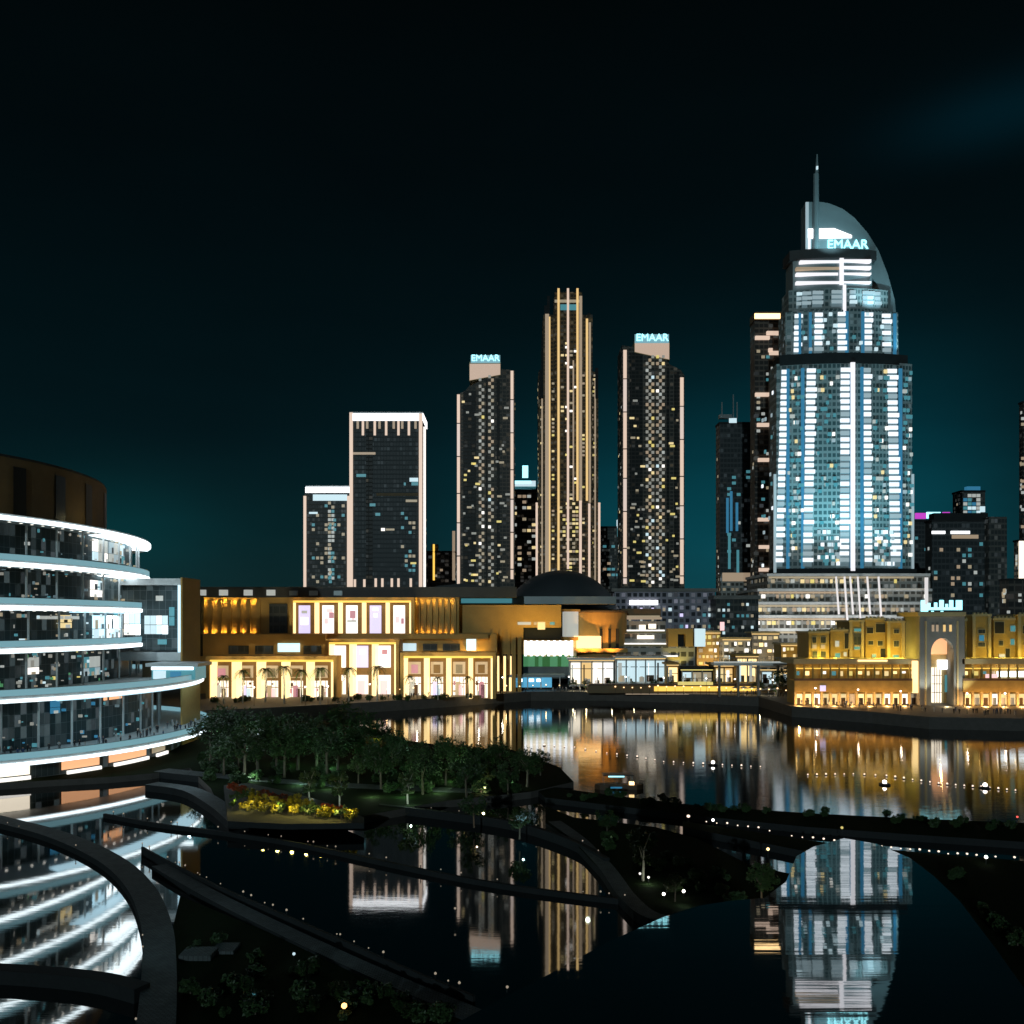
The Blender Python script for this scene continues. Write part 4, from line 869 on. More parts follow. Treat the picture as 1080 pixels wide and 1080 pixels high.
for i in range(40): 
    side = R.choice([819, 962]); z = wz(R.uniform(395, 595), Ya); y = Ya + R.uniform(2, 30)
    rects.append((wx(side, Ya) - .4, wx(side, Ya) + .4, y, y + 2.2, z, z + 2, R.choice(['bal_dim', 'w_teal', 'bal_white'])))
many(ad_, 'lit_balcony', rects)
for p, w, q0, q1 in ((828.5, 3, 390, 600), (843, 3.2, 390, 600), (892.8, 3.6, 390, 600), (903.8, 3, 390, 600), (946, 3.4, 390, 600)):
    yy = fy(p, 819, 962, Ya, 5); MB().box(wx(p, Ya), wx(p + w, Ya), yy - .8, yy + .6, wz(q1, Ya), wz(q0, Ya), 'w_blue').build('blue_strip', ad_)
for p, w in ((841.5, 2.6), (852, 2.6), (888.5, 3.4), (906, 3), (942, 3)):
    yy = fy(p, 829, 948, Ya + 1, 4.5); MB().box(wx(p, Ya), wx(p + w, Ya), yy - .8, yy + .6, wz(376, Ya), wz(331, Ya), 'w_blue').build('blue_strip', ad_)
for p0, w, q0, q1, y in ((897.5, 4.5, 382, 602, Ya - 6.4), (889.5, 3, 300, 330, Ya - 3.6), (886, 4, 272, 300, Ya - 1.6), (962.2, 2, 500, 600, Ya - 1.2), (816.3, 2.6, 500, 604, Ya - 1.4)):
    MB().pbox(p0, p0 + w, q0, q1, y, 1, 'pole_white' if w > 2.7 else 'bal_dim').build('light_mast', ad_)
for q in (274.5, 281.5, 287.5, 296.5): MB().pbox(840 if q > 275 else 844, 886 if q != 287.5 else 884, q, q + 2.8, Ya - .4, 2.5, 'pole_white' if q != 281.5 else 'strip_dim').build('light_line', ad_); MB().pbox(890, 919, q - 1 + (q > 285), q + 2, Ya - .4, 2.5, 'pole_white').build('light_line', ad_)
# curved sail behind the crown
arcp = [(948, 603), (948, 380), (946, 345), (943, 316), (936, 290), (926, 264), (914, 245), (901, 230), (888, 220), (874, 214.5), (866, 213), (850, 213), (850, 270), (905, 275), (925, 300), (935, 340), (938, 603)]
sl = MB().xz([(wx(a + .6, Ya + 7), wz(b_, Ya + 7)) for a, b_ in arcp], Ya + 7, Ya + 17, 'sail').build('sail_crown', ad_)
MB().xz([(wx(a, Ya), wz(b_, Ya)) for a, b_ in ((856, 236), (884, 235.5), (893, 239), (903, 243), (903, 245.5), (856, 246))], Ya + 6.2, Ya + 7.1, 'crown_white').build('lit_slot', sl)
MB().pbox(850, 853, 213, 262, Ya + 6.4, 1, 'bal_dim').build('light_edge', sl); MB().pbox(852.5, 855, 244, 264, Ya + 6, 1, 'pole_white').build('light_edge', sl)
text_mesh('EMAAR', 7.6, .4, 'sign_cyan', sl, (wx(898.5, Ya), Ya + 6.4, wz(253, Ya)))
k = MB(); k.tube((wx(864.5, Ya), Ya + 6, wz(262, Ya)), (wx(864.5, Ya), Ya + 6, wz(178, Ya)), 1.8, 1.6, 'sail', 10); k.tube((wx(865.2, Ya), Ya + 6, wz(178, Ya)), (wx(865.6, Ya), Ya + 6, wz(157, Ya)), 1.1, .4, 'sail', 10)
sp = k.build('spire', ad_); MB().pbox(861.3, 863, 175, 178, Ya + 4, 1, 'w_cool').build('beacon', sp)
for px, py, tx, ty, e in ((850, 640, 850, 430, 26000), (930, 640, 930, 430, 26000), (890, 640, 890, 380, 30000)):
    lamp('SPOT', (wx(px, Ya - 42), Ya - 42, wz(606, Ya)), e * 2.4, (.3, .85, 1), 1, (wx(tx, Ya), Ya, wz(ty, Ya)), 95)
for px, py, e, t in ((880, 268, 9000, (880, 225)), (925, 330, 9000, (925, 260))):
    lamp('SPOT', (wx(px, Ya - 12), Ya - 14, wz(py, Ya)), e * 2, (.5, .9, 1), .6, (wx(t[0], Ya), Ya + 6, wz(t[1], Ya)), 110)
lamp('SPOT', (wx(952, Ya), Ya - 10, wz(380, Ya)), 14000, (.5, .9, 1), .6, (wx(940, Ya), Ya + 8, wz(300, Ya)), 80)

pd = thing('hotel_podium', 'wide stepped cream podium with warm lit storeys under the sail tower', 'building', (wx(882, 486), 492, QZ))
for i, (a, b_, c, d, Y) in enumerate(((810, 981, 606, 622, 486), (800, 983, 622, 636, 480), (791, 980, 636, 650, 474), (785, 980, 650, 664, 468), (783, 978, 664, 700, 464))):
    f = MB().pbox(a, b_, c, d, Y, 44, 'pod_wall').build('storey', pd)
    MB().pbox(a - 1, b_ + .5, c - 1.2, c + 1.6, Y - 1.2, 45, 'white_metal').build('ledge', f)
    MB().pbox(a + 1, a + (b_ - a) * (.55 if i else .9), c + 2, c + 4, Y - .5, .4, 'strip_dim' if i % 2 else 'w_dim').build('light_line', f)
    many(f, 'window', [(wx(x, Y), wx(x + w, Y), Y - .4, Y + .1, wz(q + 4, Y), wz(q, Y), m) for x in [a + 3 + j * 5.2 for j in range(int((b_ - a - 6) / 5.2))] for q in range(int(c) + 5, int(d) - 4, 7)
        for w, m in ((R.choice([2.6, 4]), R.choice(['w_dim', 'w_warm', 'w_grey', 'w_white', 'w_dim', 'w_yellow', 'strip_dim'])),) if R.random() < (.75 if x < 880 else .35) and i < 4], 40)
for i, px in enumerate((884, 893, 899, 907, 917, 929)):
    x = wx(px, 464); MB().tube((x, 463, wz(656 if i % 2 else 648, 464)), (x - .4, 466, wz(608, 464)), .55, .55, 'strip_col', 8).build('leaning_column', pd)
MB().pbox(976, 979, 609, 640, 471.5, 1, 'strip_col').build('light_edge', pd); MB().pbox(925, 978, 620.5, 622.5, 478.6, .5, 'check').build('light_line', pd)
for px in (805, 850, 905, 955): lamp('SPOT', (wx(px, 440), 440, wz(662, 440)), 10000, (1, .95, .88), 1, (wx(px, 470), 470, wz(632, 470)), 120)

# ------------------------------------------------------------------ golden market (right shore)
Ys = 300
def souk_block(label, px0, px1, q0, Y, wins, trim=True, depth=12, mat='souk_stone', tower=False):
    px1 -= 1.6
    t = thing('market_house', label, 'building', (wx((px0 + px1) / 2, Y), Y + depth / 2, QZ))
    MB().pbox(px0, px1, q0, 724, Y, depth, mat).build('wall', t)
    if trim:
        MB().pbox(px0 - .8, px1 + .8, q0 - 2, q0, Y - .5, depth + 1, 'souk_trim').build('parapet', t)
        k = MB(); n = int((px1 - px0) / 4); pts = [(px0, q0 - 2), (px1, q0 - 2), (px1, q0 - 2.6)]
        for i in reversed(range(n)): pts += [(px0 + i * 4 + 2.6, q0 - 2.6), (px0 + i * 4 + 2.6, q0 - 4), (px0 + i * 4 + .5, q0 - 4), (px0 + i * 4 + .5, q0 - 2.6)]
        k.xz([(wx(x, Y), wz(y, Y)) for x, y in pts + [(px0, q0 - 2.6)]], Y - .3, Y + .6, 'souk_trim')
        k.build('battlement', t)
    if tower:
        for a in (px0, px1 - 3): MB().pbox(a, a + 3, q0, 700, Y - .5, .5, 'souk_trim').build('corner_pier', t)
    for a, b_, c, d, m in wins:
        f = MB().pbox(a - .7, b_ + .7, c - .8, d + .8, Y - .18, .2, 'souk_trim').build('window_frame', t)
        MB().pbox(a, b_, c, d, Y - .3, .2, m).build('pane', f)  # dark_stone panes put the black of deep openings into flat colour
    return t
DG = 'dk_glass'
souk_block('pale square house with small dark windows at the left end of the golden market', 853, 876, 668, 297, [(857, 861, 672, 678, DG), (866, 871, 672, 678, DG), (857, 862, 687, 696, DG), (866, 871, 687, 696, DG), (857, 861, 680, 684, 'w_dim'), (866, 870, 680, 684, 'w_dim')])
souk_block('plain golden house beside the pale square house in the market row', 876, 896, 666, 299, [(891, 895, 668, 684, 'dark_stone'), (881, 885, 676, 682, 'w_grey'), (881, 886, 689, 696, 'w_teal'), (890, 893, 688, 692, 'w_grey')])
souk_block('tall narrow market house with blue lit upper window', 896, 913, 656, 300, [(901, 909, 663, 666, 'w_teal'), (901, 909, 668, 680, DG), (901, 907, 682, 685, 'w_teal')], tower=True)
souk_block('golden market house with three rows of dark windows', 913, 935, 654, 301, [(924, 934, 658, 667, 'dark_stone'), (914.5, 921, 662, 668, 'dark_stone'), (929, 934, 684, 694, 'dark_stone'), (916, 921, 676, 680, DG), (926, 931, 676, 681, DG), (920, 924, 690, 694, 'w_teal')])
souk_block('market house with pale corner piers left of the gate tower', 936, 956, 657, 299, [(943, 948, 664, 668, DG), (943, 948, 676, 682, DG), (942, 948, 691, 694, 'w_teal')], tower=True)
souk_block('narrow olive market house touching the grey gate tower', 956, 970, 660, 302, [(957.5, 968.5, 672, 684, 'dark_stone'), (959, 962, 665, 669, DG), (964, 967, 676, 679, DG), (962, 968, 690, 695, 'w_cool')])
souk_block('narrow market house right of the grey gate tower', 1018, 1027, 655, 302, [(1021, 1024, 664, 668, DG), (1021, 1024, 678, 682, DG)])
souk_block('pale wind tower house with paired pillars right of the gate', 1026, 1047, 650, 298, [(1032, 1039, 664, 668, DG), (1033, 1038, 670, 676, 'w_blue'), (1032, 1039, 678, 682, DG)], tower=True)
souk_block('golden market house with small windows right of the wind tower house', 1048, 1074, 654, 300, [(1049.5, 1059, 656, 668, 'dark_stone'), (1061, 1065, 684, 694, 'dark_stone'), (1066, 1071, 660, 666, 'w_teal'), (1054, 1058, 676, 681, DG), (1066, 1070, 674, 680, 'w_teal'), (1054, 1060, 690, 695, 'w_grey')])
souk_block('market house with pale piers cut by the right edge of the view', 1074, 1110, 650, 298, [(1079, 1085, 660, 668, DG), (1080, 1085, 674, 680, DG), (1094, 1100, 662, 670, 'w_dim')], tower=True)
def souk_terrace(label, px0, px1, Y, n, flip):
    t = thing('market_arcade', label, 'building', (wx((px0 + px1) / 2, Y), Y + 6, QZ))
    MB().pbox(px0, px1, 700, 745, Y + 5, 8, 'souk_stone').build('wall', t)
    MB().pbox(px0 - 1, px1 + 1, 695, 700.5, Y, 14, 'souk_trim').build('roof_terrace', t)
    MB().pbox(px0, px1, 718, 730, Y - .6, 6, 'souk_stone').build('lower_fascia', t)
    k = MB().pbox(px0 + 2, px1 - 2, 704.5, 705.5, Y + .5, .3, 'gold').build('cove_light', t)
    MB().pbox(px0, px1, 715.6, 718, Y - .6, .5, 'wood').build('balustrade', t)
    st = (px1 - px0) / n
    for i in range(n):
        a = px0 + i * st
        MB().pbox(a, a + 1.6, 700.5, 718, Y + .4, .6, 'souk_stone').build('upper_pillar', t)
        if R.random() < .75: MB().pbox(a + 2.5, a + 2.5 + R.uniform(2, st - 4.2), 708, 708 + R.uniform(2, 5), Y + 3.6, .4, R.choice(['w_warm', 'w_white', 'shop_warm', 'w_dim', 'w_teal', 'w_yellow'])).build('dining_light', t)
        MB().pbox(a, a + 2, 730, 745, Y, 1, 'souk_trim').build('pillar', t)
        MB().pbox(a + 2.6, a + st - .6, 732, 744, Y + 4.6, .4, R.choice(['shop_warm', 'w_warm', 'w_dim', 'w_white', 'w_warm'])).build('shop_window', t)
        MB().pbox(a + 3, a + st - 2 - R.random() * 2, 736, 744.5, Y + 3.5, .3, R.choice(['wood', 'brown', 'w_dim', 'wood'])).build('shop_display', t)
    for i in range(0, n, 2):
        a = px0 + (i + .5) * st
        lamp('POINT', (wx(a, Y - 3), Y - 3.2, QZ + .5), 1100, (1, .52, .17), .25); lamp('POINT', (wx(a, Y), Y + 3.0, wz(704.5, Y)), 90, (1, .62, .2), .4)
    return t
ta = souk_terrace('long golden arcade terrace with orange lit lower band left of the gate tower', 838, 968, 288, 14, 0)
MB().pbox(905, 936, 695.8, 697.8, 287.6, .3, 'shop_warm').build('light_line', ta); MB().pbox(963, 969, 697, 731, 287, 1, 'shop_warm').build('lit_pier', ta)
MB().pbox(865, 871, 723, 729, 287.1, .2, 'lav').build('lit_sign', ta)
tb = souk_terrace('golden arcade terrace with white lit restaurant right of the gate tower', 1016, 1120, 286, 11, 1)
MB().pbox(1052, 1085, 708, 714, 288.6, .4, 'led_white').build('lit_counter', tb); MB().pbox(1040, 1052, 711, 715, 288.6, .4, 'poster_pink').build('lit_counter', tb)
gt = thing('gate_tower', 'grey gate tower with tall lit arch and cyan rooftop lettering in the golden market', 'tower', (wx(993, 289), 294, QZ))
Yg = 286
def arch_wall(px0, px1, q0, q1, a0, a1, aq, Y, d, m):
    """wall with a pointed arch opening"""
    k = MB(); c = (a0 + a1) / 2; P = [(a0 + (c - a0) * (1 - math.cos(t)) , aq + (aq - (aq - 16)) * 0 - 15 * math.sin(t)) for t in [math.radians(x) for x in range(0, 91, 15)]]
    left = [(px0, q1), (px0, q0), (c, q0)] + P[::-1] + [(a0, q1)]
    k.xz([(wx(x, Y), wz(y, Y)) for x, y in left], Y, Y + d, m)
    right = [(px0 + px1 - x, y) for x, y in left]
    right = [((a0 + a1) - x if x not in (px0,) else px1, y) for x, y in left]
    k.xz([(wx(x, Y), wz(y, Y)) for x, y in right], Y, Y + d, m)
    return k
arch_wall(970, 1017.5, 650, 744, 982, 1006, 688, Yg, 2.2, 'grey_stone').build('arch_wall', gt)
k = MB(); k.pbox(970, 978, 650, 744, Yg + 2.2, 12, 'grey_stone').pbox(1009, 1017.5, 650, 744, Yg + 2.2, 12, 'grey_stone').pbox(978, 1009, 650, 668, Yg + 2.2, 12, 'grey_stone'); k.build('side_wall', gt)
MB().pbox(978, 1009, 668, 744, Yg + 9, 4, 'souk_trim').build('inner_wall', gt)
MB().pbox(968.5, 1019, 645.5, 650, Yg - .8, 16, 'souk_trim').build('cornice', gt)
for a in (976, 1009.5): MB().pbox(a, a + 1.6, 655, 744, Yg - .4, .45, 'souk_trim').build('frame_moulding', gt)
for px in (983, 987.5, 995, 1001.5): MB().pbox(px, px + 2.4, 659, 666, Yg - .2, .25, 'strip_warm' if px > 990 else 'strip_dim').build('slot_window', gt)
MB().pbox(982, 1006, 672, 690, Yg + 8.6, .4, 'peach').build('lit_tympanum', gt); MB().pbox(983, 993, 704, 741, Yg + 8.4, .5, 'shop_white').build('lit_door', gt); MB().pbox(989, 1005, 696, 706, Yg + 8.3, .5, 'crown_white').build('lit_fanlight', gt)
for j, px in enumerate((985.5, 988, 990.5)): MB().pbox(px, px + .5, 704, 741, Yg + 8.2, .15, 'wood').build('door_mullion', gt)
for q in (712, 721, 730): MB().pbox(983, 993, q, q + .6, Yg + 8.2, .15, 'wood').build('door_rail', gt)
MB().pbox(997, 1005, 712, 730, Yg + 8.5, .4, 'w_teal').build('screen', gt)
lamp('POINT', (wx(994, Yg + 4), Yg + 5, wz(692, Yg)), 420, (1, .62, .25), .3); lamp('POINT', (wx(994, Yg), Yg - 3, QZ + .5), 500, (1, .75, .4), .3)
for px, e in ((974, 3600), (1013, 3600)): lamp('SPOT', (wx(px, Yg), Yg - 6, QZ + .3), e * 2, (.9, .95, .85), .3, (wx(px, Yg), Yg, QZ + 22), 70)
sg = MB()                                                # flowing script letters on one base line
for a, b_, c, d in ((972, 975.5, 633, 645), (975.5, 979, 638, 645), (979, 1010, 640.6, 643.4), (979, 981.5, 636, 640.6), (986, 988.6, 635.5, 640.6), (991.5, 995.5, 633, 640.6), (998, 1000, 637, 640.6), (1002, 1005.5, 633, 640.6), (1009, 1015, 633, 643.4), (983, 985, 644.2, 645.2), (993, 995, 644.2, 645.2)):
    sg.pbox(a, b_, c, d, Yg + .5, .6, 'sign_cyan')
sg.build('sign_lettering', gt); k = MB()
for px in (974, 988, 1001, 1012): k.pbox(px, px + .6, 640, 645.6, Yg + 1.2, .4, 'dark_metal')
k.build('sign_stand', gt)
# unseen warm lights added low on the roof terrace to wash the market walls
for px in (856, 866, 873, 881, 888, 899, 908, 917, 925, 932, 940, 950, 962, 1021, 1029, 1040, 1052, 1060, 1069, 1078, 1090):
    lamp('POINT', (wx(px, 294), 294.3, 19.75), R.choice([60, 150, 300, 500, 800]), (1, .7, .1), .2)

# ------------------------------------------------------------------ trees and plants
def crown_mesh(mb, c, rx, rz, n_cl, leaves, size, mat, rng, squash=1.0):
    for i in range(n_cl):
        while True:
            v = Vector((rng.uniform(-1, 1), rng.uniform(-1, 1), rng.uniform(-.8, 1)))
            if .25 < v.length < 1: break
        cc = Vector((c[0] + v.x * rx, c[1] + v.y * rx, c[2] + v.z * rz)); cr_ = rng.uniform(.22, .42) * rx
        for j in range(leaves):
            d = Vector((rng.gauss(0, 1), rng.gauss(0, 1), rng.gauss(0, .8))); d = d.normalized() * cr_ * rng.random() ** .45
            p = cc + d; u = Vector((rng.gauss(0, 1), rng.gauss(0, 1), rng.gauss(0, .6))).normalized(); w = u.orthogonal().normalized()
            s = size * rng.uniform(.6, 1.3)
            mb.face([p - u * s, p + w * s * .5, p + u * s, p - w * s * .5], mat)
def make_tree(label, h, rx, rz, mat, bark, seed, ncl=26, lv=46, size=.3, group='trees in the lakeside park'):
    rng = random.Random(seed)
    t = thing('park_tree', label, 'tree', (0, 0, 0), group)
    k = MB(); top = h - rz * 1.1; k.tube((0, 0, -.15), (rng.uniform(-.2, .2), rng.uniform(-.2, .2), top), .22 * h / 7, .12 * h / 7, bark, 8)
    for i in range(6):
        a = i * 1.05 + rng.random(); z = top * rng.uniform(.55, .98); k.tube((0, 0, z), (math.cos(a) * rx * .6, math.sin(a) * rx * .6, z + rz * rng.uniform(.5, 1.1)), .09 * h / 7, .03, bark, 6)
    k.build('trunk', t); k = MB(); crown_mesh(k, (0, 0, h - rz), rx, rz, ncl, lv, size, mat, rng); k.build('crown', t)
    return t
def make_palm(label, h, seed):
    rng = random.Random(seed); t = thing('palm_tree', label, 'tree', (0, 0, 0), 'palms in front of the mall')
    k = MB(); p = Vector((0, 0, -.1)); r = .3
    for i in range(6):
        q = Vector((p.x + rng.uniform(-.1, .1), p.y + rng.uniform(-.1, .1), h * (i + 1) / 6)); k.tube(p, q, r, r * .93, 'pale_bark', 8); p = q; r *= .93
    k.build('trunk', t); k = MB()
    for i in range(20):
        a = i * 2.4 + rng.random() * .4; el_ = rng.uniform(-.1, 1.0); Ln = rng.uniform(2.6, 3.4); d = Vector((math.cos(a), math.sin(a), 0)); s = Vector((-d.y, d.x, 0)); pts = []
        for j in range(8):
            u = j / 7; pts.append(p + d * (Ln * u * math.cos(el_ * .7)) + Vector((0, 0, Ln * (u * math.sin(el_) - 1.05 * u * u))))
        for j in range(7):
            a0, a1 = pts[j], pts[j + 1]
            for sd in (-1, 1):
                for q in range(2):
                    m0 = a0.lerp(a1, q / 2); m1 = a0.lerp(a1, q / 2 + .35); tip = m1 + s * sd * .75 * (1 - .55 * j / 7) + Vector((0, 0, -.25)) + d * .25
                    k.face([m0, m1, tip], 'palm')
    k.build('crown', t); return t
protos = [make_tree('x', 8, 3.2, 2.6, M['leaf'], 'bark', 1), make_tree('x', 9.5, 3.6, 3.4, M['leaf'], 'bark', 2, 32), make_tree('x', 7, 2.7, 2.3, M['leaf2'], 'bark', 3), make_tree('x', 8, 2.2, 3.0, M['leaf2'], 'pale_bark', 4, 22)]
used_p = set()
def place(i, loc, label, group, rz, sc):
    p = protos[i]
    if i not in used_p:
        used_p.add(i); p.location = loc; p.rotation_euler = (0, 0, rz); p.scale = (sc,) * 3; p['label'] = label; p['group'] = group; return p
    return copy_tree(p, loc, label, group, rz, sc)
def plant_row(pts, z, group, fmt, kinds, s0, s1):
    for j, (px, py) in enumerate(pts):
        x, y = gp(px, py, z); i = kinds[j % len(kinds)]
        place(i, (x, y, z), fmt.format(ORD[j]), group, R.uniform(0, 6), R.uniform(s0, s1) * (1 if px < 370 else .82 if px < 440 else .68))
plant_row([(222, 806), (243, 792), (262, 800), (283, 790), (302, 799), (322, 791), (342, 797), (362, 790), (384, 796), (404, 790)], PZ, 'trees in the lakeside park',
          'dense dark park tree, {} from the left in the back row below the mall', [1, 0, 1, 1, 0], .95, 1.3)
plant_row([(236, 818), (258, 822), (300, 820), (345, 820), (378, 826), (402, 832), (446, 838), (470, 828), (492, 842), (512, 832), (536, 838), (556, 830)], PZ, 'trees in the lakeside park',
          'dark leafy park tree, {} from the left in the middle row of the park', [0, 1, 0, 1, 2], .9, 1.25)
plant_row([(232, 800), (252, 810), (272, 812), (292, 812), (314, 812), (334, 808), (356, 812), (376, 808), (396, 816), (414, 812), (432, 824), (454, 820), (476, 816), (500, 824), (526, 820)], PZ, 'trees in the lakeside park',
          'broad dark park tree, {} from the left between the front and back rows', [1, 0, 1, 0, 1], .95, 1.3)
plant_row([(420, 800), (446, 806), (468, 800), (496, 806), (522, 804), (548, 812), (570, 818)], PZ, 'trees in the lakeside park',
          'park tree standing near the lake edge, {} from the left', [2, 0, 0, 3], .75, 1.0)
for px, py, lab, e in ((326, 846, 'small tree with pale lit trunk nearest the flower bed', 30), (358, 850, 'small pale lit tree just right of the flower bed middle', 34), (430, 848, 'bushy green lit tree at the right end of the park lawn', 60)):
    x, y = gp(px, py, PZ); place(3, (x, y, PZ), lab, 'trees in the lakeside park', R.random() * 6, .72); lamp('POINT', (x + .7, y - 1.3, PZ + 1.0), e, (.75, 1, .85), .12)
for px, py, i, lab, e, c, sc in ((678, 928, 3, 'slender tree with lit trunk on the small garden islet', 40, (.9, 1, .8), .78), (712, 950, 2, 'low grey lit tree on the islet edge by two white lamps', 16, (.9, 1, .95), .42),
                                 (803, 952, 2, 'round green bush tree with amber lamp at the islet tip', 22, (1, .75, .3), .62), (548, 884, 2, 'dark tree with blue white lit foliage at the park corner', 30, (.6, .95, 1), .6), (640, 884, 0, 'dark leafless looking tree at the start of the islet', 3, (.9, .9, .8), .5), (500, 872, 0, 'dark tree overhanging the black water by the park corner', 10, (1, .7, .5), .6)):
    x, y = gp(px, py, 1.0); place(i, (x, y, .95), lab, 'trees on the garden islet', R.random() * 6, sc); lamp('POINT', (x + .5, y - 1.6, 1.6), e, c, .12)
for px, py, e, c in ((270, 822, 30, (.7, 1, .75)), (318, 826, 40, (.6, 1, .7)), (350, 830, 34, (.7, 1, .7)), (395, 838, 34, (.75, 1, .6)), (428, 838, 30, (.5, 1, .5)), (464, 834, 30, (.7, 1, .6)), (510, 834, 24, (1, .8, .5)), (540, 830, 24, (.7, 1, .8)), (300, 806, 60, (.3, 1, .3)), (400, 778, 70, (1, .8, .1)), (480, 822, 40, (.5, 1, .4)), (505, 815, 60, (.5, 1, .4)), (250, 785, 50, (.5, 1, .7)), (350, 808, 60, (.4, 1, .5)), (440, 815, 60, (.5, 1, .7)), (230, 770, 160, (.6, 1, .8))):
    x, y = gp(px, py, PZ); lamp('POINT', (x, y - 2.5, PZ + 1.2), e * 6, c, .2)
palm = make_palm('x', 10, 3); first = True
for j, (px, Y, sc) in enumerate(((236, 292, .95), (256, 296, 1.1), (280, 299, 1.15), (300, 294, 1.25), (318, 298, 1.1), (338, 292, 1.2), (368, 302, 1.15), (398, 304, 1.2), (432, 306, .85), (462, 308, .8), (494, 311, .8))):
    lab = 'palm tree in front of the lit mall bays, %s from the left' % ORD[j]; loc = (wx(px, Y), Y, QZ)
    if first: palm.location = loc; palm['label'] = lab; palm.scale = (sc,) * 3; first = False
    else: copy_tree(palm, loc, lab, None, R.random() * 6, sc)
for px, Y in ((236, 288), (262, 293), (290, 290), (318, 290), (345, 290), (385, 298), (432, 301), (478, 304)): lamp('SPOT', (wx(px, Y), Y - 6, QZ + .3), 9500, (1, .85, .5), .3, (wx(px, Y), Y + 3, QZ + 10), 80)
# dark trees round the podium and terrace
for j, (px, Y, sc) in enumerate(((826, 322, 1.3), (840, 330, 1.2), (815, 400, 1.6), (835, 402, 1.8), (790, 346, .9), (745, 348, .8))):
    copy_tree(protos[j % 3], (wx(px, Y), Y, QZ), 'dark leafy tree before the hotel podium, %s of six' % ORD[j], 'dark trees before the hotel podium', R.random() * 6, sc)

# flower bed lit yellow
fb = thing('flower_bed', 'raised bed edge of the yellow lit flower planting beside the black water', 'planter', (*gp(300, 868, PZ), PZ))
bed = [gp(x, y, 2.0) for x, y in ((236, 828), (262, 826), (300, 834), (345, 846), (384, 862), (384, 868), (300, 869), (240, 866))]
MB().prism(bed[::-1], PZ - .05, 2.0, 'dark_stone', 'soil').build('planter_wall', fb)
rng = random.Random(5)
def make_shrub(mat, seed):
    t = thing('flowering_shrub', 'x', 'plant', (0, 0, 0), 'flowers in the lit bed'); rng_ = random.Random(seed)
    k = MB(); k.tube((0, 0, -.05), (0, 0, .7), .06, .03, 'bark', 6); k.build('stem', t)
    k = MB(); crown_mesh(k, (0, 0, .75), .75, .6, 10, 22, .17, M[mat], rng_); k.build('foliage', t); return t
sh = [make_shrub('flower', 8), make_shrub('redflower', 9), make_shrub('leaf2', 10)]; su = set()
n = 0
for row in range(3):
    for j in range(13):
        u = (j + .5) / 13; px = 240 + 136 * u; top = 831 + 33 * u; bot = 860 + 6 * u
        py = top + (bot - top) * (row + .3) / 3; px += R.uniform(-3, 3)
        x, y = gp(px, py, 2.0); kd = (1 if R.random() < .55 else 0) if row == 0 else (2 if R.random() < .25 else 0)
        lab = ['yellow flowering shrub glowing in the lit bed beside the black water', 'red flowering shrub along the back of the yellow lit bed', 'green leafy shrub among the yellow flowers of the lit bed'][kd]
        loc = (x, y, 2.0); sc = R.uniform(1.0, 1.5); gr = ['yellow flowering shrubs', 'red flowering shrubs', 'green bed shrubs'][kd]
        if kd not in su: su.add(kd); sh[kd].location = loc; sh[kd]['label'] = lab; sh[kd]['group'] = gr; sh[kd].scale = (sc,) * 3
        else: copy_tree(sh[kd], loc, lab, gr, R.random() * 6, sc)
for j in range(9):
    u = (j + .5) / 9; x, y = gp(242 + 136 * u, 852 + 13 * u, 2.0); lamp('POINT', (x, y - 1.2, 3.6), 110, (1, .82, .2), .25)

bush = thing('garden_bush', 'x', 'bush', (0, 0, 0), 'dark garden bushes'); rb = random.Random(21)
k = MB(); k.tube((0, 0, -.1), (0, 0, .6), .09, .05, 'bark', 6); k.build('stem', bush); k = MB(); crown_mesh(k, (0, 0, .8), 1.3, .8, 16, 40, .2, M['leaf'], rb); k.build('crown', bush)
fb_ = True
for lab, gr, z, pts in (('dark low bush on the black lawn below the straight lakeside path', 'bushes on the bottom lawn', .5, [(R.uniform(195, 470), 0) for i in range(34)]),
                    ('dark low bush along the long lake spit', 'bushes on the lake spit', 1.0, [(R.uniform(600, 1078), -1) for i in range(40)]),
                    ('dark low bush on the garden islet', 'bushes on the islet', .9, [(R.uniform(620, 790), -2) for i in range(22)]),
                    ('dark low bush on the black bank right of the mirror pool', 'bushes on the right bank', 1.0, [(R.uniform(1000, 1078), -3) for i in range(16)]),
                    ('dark understorey bush beneath the park trees', 'understorey of the park', PZ, [(R.uniform(215, 545), -4) for i in range(44)])):
    for px, kd in pts:
        if kd == 0: py = R.uniform(max(985, 955 + (px - 190) * .43), 1075); sc = R.uniform(.35, .9)
        elif kd == -1: py = 838 + (px - 600) * .075 + R.uniform(-3, 6); sc = R.uniform(.4, .8)
        elif kd == -2: py = 880 + (px - 620) * .35 + R.uniform(-8, 22); sc = R.uniform(.4, .9)
        elif kd == -3: py = 925 + (px - 1000) * 1.1 + R.uniform(-12, 0); sc = R.uniform(.4, .8)
        else: py = 800 + R.uniform(0, 26) + (px - 215) * .05; sc = R.uniform(.8, 1.5)
        x, y = gp(px, py, z)
        if fb_: bush.location = (x, y, z); bush['label'] = lab; bush['group'] = gr; bush.scale = (sc,) * 3; fb_ = False
        else: copy_tree(bush, (x, y, z), lab, gr, R.random() * 6, sc)
